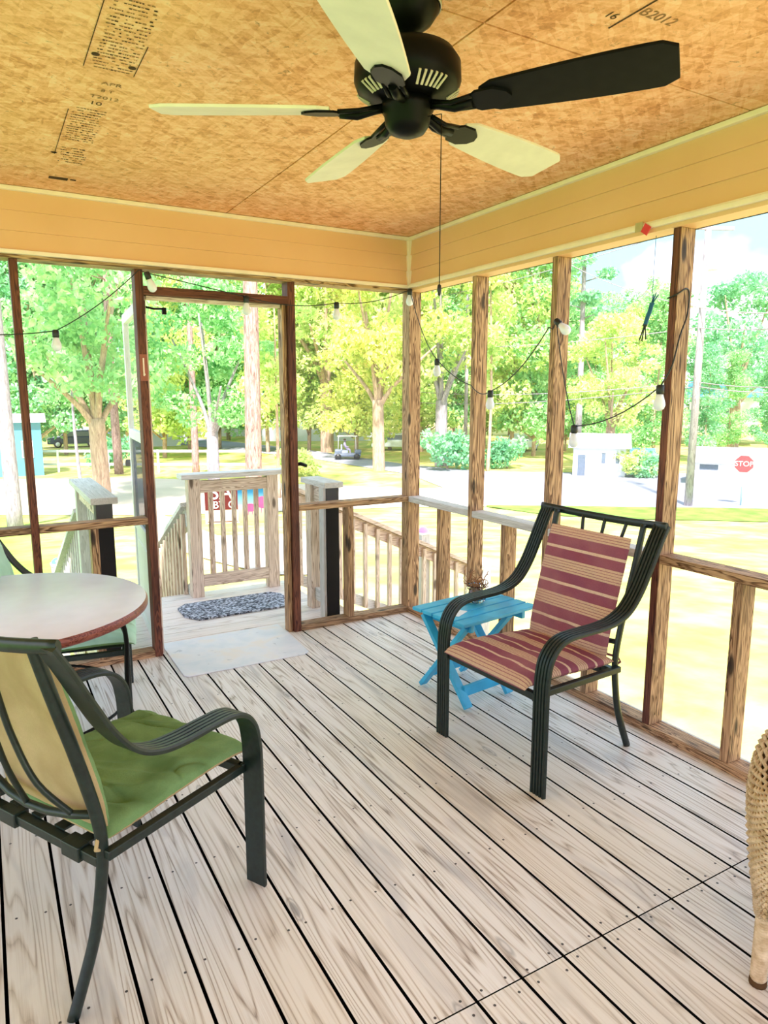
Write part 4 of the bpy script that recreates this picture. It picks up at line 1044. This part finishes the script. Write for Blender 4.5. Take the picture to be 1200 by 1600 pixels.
def vehicle(name, label, u, dist, Lg, Hh, c, cat, turn=0, cab=(.22,.86)):
    p = col_at(u, dist); e = empty(name, p, facing(u)+turn); tag(e, label, cat); W = 1.8
    mt = plain('paint_'+name, c, .25, .6, var=.03)
    def hull(outl, w, nm, mt_, par):
        m = MB(); n = len(outl)
        m.add([(x,y,z) for y in (-w/2,w/2) for x,z in outl], [tuple(range(n)), tuple(range(2*n-1,n-1,-1))]+[(i,(i+1)%n,n+(i+1)%n,n+i) for i in range(n)]); return m.build(nm, mt_, par, .05)
    h = Hh; body = hull([(-Lg/2,.35),(-Lg/2,h*.52),(-Lg*.46,h*.58),(-Lg*.28,h*.62),(Lg*.40,h*.62),(Lg*.48,h*.58),(Lg/2,h*.5),(Lg/2,.35)], W, 'body', mt, e)
    hull([(-Lg*.28,h*.60),(-Lg*.15,h*.97),(Lg*.30,h),(Lg*.42,h*.60)], W*.88, 'cabin', mt, e)
    wn = hull([(-Lg*.25,h*.63),(-Lg*.14,h*.92),(Lg*.27,h*.93),(Lg*.37,h*.63)], W*.90, 'window_glass', M['winpane'], e)
    for sx in (-.31,.31):
        for sy in (-1,1):
            m = MB(); m.lathe((sx*Lg,sy*W*.46,.34), [(0,-.11),(.34,-.11),(.34,.11),(0,.11)], 20, axis=(0,1,0)); wl = m.build('wheel', M['plastic'], e)
            m = MB(); m.lathe((sx*Lg,sy*(W*.46+.115),.34), [(0,-.005),(.2,-.005),(.2,.005),(0,.005)], 14, axis=(0,1,0)); m.build('hub', M['white'], wl)
    return e
vehicle('parked_car','dark blue-black car parked beyond the white fence at left',113,72,4.6,1.6,(.03,.06,.12),'car')
vehicle('parked_car','blue car parked beside the white house across the road',1008,49,4.0,1.3,(.12,.30,.60),'car',turn=PI/2)
vehicle('parked_car','silver-white car parked across the road behind the second right post',815,62,4.4,1.5,(.75,.80,.85),'car',turn=1.2)
vehicle('parked_car','pale car across the street just left of the corner post',618,62,4.2,1.5,(.78,.85,.85),'car')
# golf cart
p = gp(543,718); e = empty('golf_cart', p, facing(543)); tag(e, 'small grey golf cart driving on the street left of the corner post', 'golf cart')
gd = (Vector((p.x,p.y))-Vector((CP.x,CP.y))).length
m = MB(); m.box(-1.0,1.0,-.5,.5,.25,.5); m.box(.55,1.05,-.48,.48,.5,.75); m.box(-.95,-.4,-.48,.48,.5,.78); body = m.build('body', plain('cart_grey',(.16,.2,.28),.4), e, .06)
m = MB(); m.box(-.45,.05,-.45,.45,.5,.72); m.box(-.5,-.38,-.45,.45,.7,1.15); m.build('seat', plain('cart_seat',(.45,.5,.6),.6), e, .04)
m = MB(); m.box(-.75,.75,-.5,.5,1.75,1.81); m.build('canopy', M['white'], e, .02)
m = MB()
for x in (-.7,.65):
    for y in (-.46,.46): m.tube([(x,y,.6),(x*.95,y,1.76)], .018, 6)
m.build('canopy_frame', M['white'], e)
for x in (-.7,.7):
    for y in (-.45,.45): m = MB(); m.lathe((x,y,.24),[(0,-.08),(.24,-.08),(.24,.08),(0,.08)],18,axis=(0,1,0)); m.build('wheel', M['plastic'], e)
# driver, seated
d = empty('person', (0,0,0)); d.location = e.matrix_basis @ Vector((-.2,0,.72)); d.rotation_euler = (0,0,facing(543)); tag(d, 'person in a pale lilac top sitting in the golf cart', 'person')
sk = bpy.data.meshes.new('body'); V_ = [(0,0,.08),(0,0,.32),(.0,0,.52),(.0,0,.60),(.02,0,.72),(.0,-.19,.50),(.05,-.24,.26),(.30,-.16,.24),(.0,.19,.50),(.05,.24,.26),(.30,.16,.24),(.38,-.10,.06),(.42,-.11,-.34),(.52,-.11,-.38),(.38,.10,.06),(.42,.11,-.34),(.52,.11,-.38),(.02,0,.80)]
E_ = [(0,1),(1,2),(2,3),(3,4),(4,17),(2,5),(5,6),(6,7),(2,8),(8,9),(9,10),(0,11),(11,12),(12,13),(0,14),(14,15),(15,16)]
sk.from_pydata(V_, E_, []); so = bpy.data.objects.new('body', sk); COL.objects.link(so); so.parent = d; sk.materials.append(plain('lilac_clothes',(.50,.42,.62),.8))
md = so.modifiers.new('skin','SKIN'); RR = [.15,.15,.13,.05,.10,.06,.045,.035,.06,.045,.035,.08,.055,.05,.08,.055,.05,.07]
for i, r in enumerate(RR): sk.skin_vertices[0].data[i].radius = (r,r)
sk.skin_vertices[0].data[0].use_root = True
so.modifiers.new('sub','SUBSURF').levels = 1
m = MB(); m.lathe((.0,0,.80), [(0,.07),(.06,.055),(.105,-.01),(.10,-.06),(.0,-.05)], 14); m.build('hair', plain('brown_hair',(.10,.05,.03),.8), d)
# stop sign
p = gp(1157,791); e = empty('stop_sign', p, facing(1157)); tag(e, 'red stop sign on a thin pole by the road at far right', 'road sign')
sz = 28/FPX*(p-CP).dot(FW)/2; zc_ = (791-725)/FPX*(p-CP).dot(FW)
m = MB(); m.tube([(0,.02,-.1),(0,.02,zc_+sz*.8)], .035, 8); m.build('pole', plain('galvanised_pole',(.35,.55,.60),.5), e)
def octo(r, y0, y1, mt, nm, par):
    m = MB(); P_ = [(r*math.cos(PI/8+k*PI/4), r*math.sin(PI/8+k*PI/4)) for k in range(8)]
    m.add([(a,y,zc_+b) for y in (y0,y1) for a,b in P_], [tuple(range(8)), tuple(range(15,7,-1))]+[(i,(i+1)%8,8+(i+1)%8,8+i) for i in range(8)]); return m.build(nm, mt, par)
octo(sz*1.08,-.022,-.004,M['white'],'sign_border',e); sb = octo(sz,-.03,-.018,plain('stop_red',(.62,.05,.07),.5),'sign_face',e)
text('STOP', sz*.78, M['white'], Matrix.Translation((0,-.032,zc_))@Matrix.Rotation(PI/2,4,'X'), 'lettering', e)
# utility poles and wires
def upole(u, dist, H_, r, label, cb=True):
    p = col_at(u, dist); e = empty('utility_pole', p, facing(u)+.5); tag(e, label, 'utility pole')
    m = MB(); m.tube([(0,0,-.2),(0,0,H_)], r, 12, scale=[1.1,.75]); m.build('pole', M['barkw'], e)
    if cb:
        m = MB(); m.box(-1.1,1.1,-.06,.06,H_-1.0,H_-.86); m.build('crossarm', M['barkw'], e)
        m = MB(); m.lathe((.3,0,H_-2.6),[(0,0),(.22,0),(.24,.1),(.24,.7),(.2,.8),(0,.8)],14); m.build('transformer', M['white'], e)
    return p
p1 = upole(1086,33,12.5,.16,'tall pale utility pole right of the large right porch post')
p2 = upole(728,52,12,.14,'pale utility pole seen just left of the second right post',False)
def pt(u, v, dist): d = ray(u,v); h = math.hypot(d.x,d.y); return CP+d*(dist/h)
wires = [((640,611,55),(1090,597,33),(1420,585,26)),((640,540,55),(1090,512,33),(1420,480,26)),((640,628,55),(1090,604,33),(1420,596,26)),((860,395,45),(1090,480,33),(1400,470,26)),((640,470,55),(1088,350,33),(1420,250,26))]
for k, (a,b,c) in enumerate(wires):
    A, B, C_ = pt(*a), pt(*b), pt(*c); m = MB(); m.tube(sag(A,B,.4,14)+sag(B,C_,.3,8)[1:], .022, 5)
    tag(m.build('power_line', M['barkw']), ('thickest overhead line crossing beyond the right bays at mid height','overhead line passing above the middle bulbs of the right bays','lowest overhead line beyond the right bays','overhead line sloping down to the tall pole from the left','highest overhead line, rising to the right past the tall pole')[k], 'cable', 'overhead lines across the road')
# white two-rail fence and mailbox
fp = [gp(u,738) for u in range(-220,481,78)]
e = empty('fence'); tag(e, 'white two-rail fence along the far side of the yard, left half of the view', 'fence')
fd = (fp[3]-CP).dot(FW); hs = 33/FPX*fd
for q in fp: m = MB(); m.box(q.x-.06,q.x+.06,q.y-.06,q.y+.06,q.z-.1,q.z+hs*1.06); m.build('fence_post', M['white'], e)
for k in range(2):
    m = MB()
    for a,b in zip(fp,fp[1:]): h_ = hs*(1,.38)[k]; m.bar(a+Vector((0,0,h_)), b+Vector((0,0,h_)), .05, .15)
    m.build('rail', M['white'], e)
p = gp(206,742); e = empty('mailbox', p, facing(206)+1.2); tag(e, 'black mailbox on a post in front of the white fence', 'mailbox')
k_ = (p-CP).dot(FW)/FPX; m = MB(); m.box(-.05,.05,-.05,.05,-.1,14*k_); m.build('post', M['barkb'], e)
m = MB(); P_ = [(-5*k_,14*k_),(5*k_,14*k_),(5*k_,20*k_),(3*k_,24*k_),(-3*k_,24*k_),(-5*k_,20*k_)]
m.add([(x,y,z) for y in (-.28,.28) for x,z in P_], [tuple(range(6)), tuple(range(11,5,-1))]+[(i,(i+1)%6,6+(i+1)%6,6+i) for i in range(6)]); m.build('box', M['plastic'], e, .01)
# yard sign and garden flag beyond the front railing
def pxframe(u, v, dist): p = pt(u, v, dist); return p, (p-CP).dot(FW)/FPX
p, k_ = pxframe(347, 790, 11.5); g0 = gz(p.x,p.y)
e = empty('yard_sign', (p.x,p.y,g0), facing(347)); tag(e, 'red and white yard sign with large letters standing on the lawn behind the front railing', 'sign')
W2, zt_, zb_, zm_ = 26*k_, p.z-g0+34*k_, p.z-g0-28*k_, p.z-g0-7*k_
sr = plain('sign_red',(.09,.003,.006),.5,var=.03)
m = MB(); m.box(-W2,W2,-.01,.01,zm_,zt_); m.build('red_panel', sr, e)
m = MB(); m.box(-W2,W2,-.01,.01,zb_,zm_); m.box(-W2+.03,W2-.03,-.014,-.01,zb_+.02,zb_+.035,1); m.build('lower_panel', [plain('sign_cream',(.85,.75,.55),.6), sr], e)
Mf = Matrix.Rotation(PI/2,4,'X')
text('SA', 31*k_, M['white'], Matrix.Translation((-1*k_,-.013,zm_+27*k_))@Mf, 'lettering', e)
text('BY O', 16*k_, M['white'], Matrix.Translation((4*k_,-.013,zm_+8*k_))@Mf, 'lettering', e)
m = MB()
for x in (-W2*.8,W2*.8): m.tube([(x,.015,-.05),(x,.015,zt_)], .008, 6)
m.build('stake', M['plastic'], e)
p, k_ = pxframe(397, 785, 10.8); g0 = gz(p.x,p.y)
e = empty('garden_flag', (p.x,p.y,g0), facing(397)); tag(e, 'blue garden flag with pink birds hanging right of the red yard sign', 'flag')
zc2 = p.z-g0; bluef = NG('flag_blue'); tcx = bluef.n('ShaderNodeTexCoord'); spx = bluef.n('ShaderNodeSeparateXYZ'); bluef.l(tcx.outputs['Generated'], spx.inputs[0])
bluef = bluef.fin(bluef.ramp(spx.outputs[2], [(0,(.55,.40,.15)),(.32,(.60,.48,.25)),(.45,(.18,.38,.46)),(.75,(.02,.12,.22)),(1,(.01,.04,.08))]), .8, .1)
m = MB(); m.box(-25*k_,25*k_,-.004,.004,zc2-30*k_,zc2+32*k_); m.build('cloth', bluef, e)
pk = plain('flag_pink',(.55,.05,.16),.8,var=.1)
m = MB()
for (cx,cz,r) in ((-6,-8,9),(14,0,13)):
    n = 14; m.add([(cx*k_+r*k_*math.cos(2*PI*i/n)*1.0,-.006,zc2+cz*k_+r*k_*.75*math.sin(2*PI*i/n)) for i in range(n)], [tuple(range(n))])
    m.bar((cx*k_-r*.5*k_,-.006,zc2+(cz+3)*k_),(cx*k_-r*.9*k_,-.006,zc2+(cz+r*1.3)*k_), .002, 3.2*k_, up=(1,0,0))
    for lx in (-2,2): m.bar((cx*k_+lx*k_,-.006,zc2+cz*k_),(cx*k_+lx*1.8*k_,-.006,zc2+(cz-r*1.3)*k_), .002, 1.2*k_, up=(1,0,0))
m.build('bird_motif', pk, e)
m = MB(); m.tube([(26*k_,.0,-.05),(26*k_,0,zc2+35*k_),(-26*k_,0,zc2+35*k_)], .006, 6); m.build('flag_stand', M['plastic'], e)
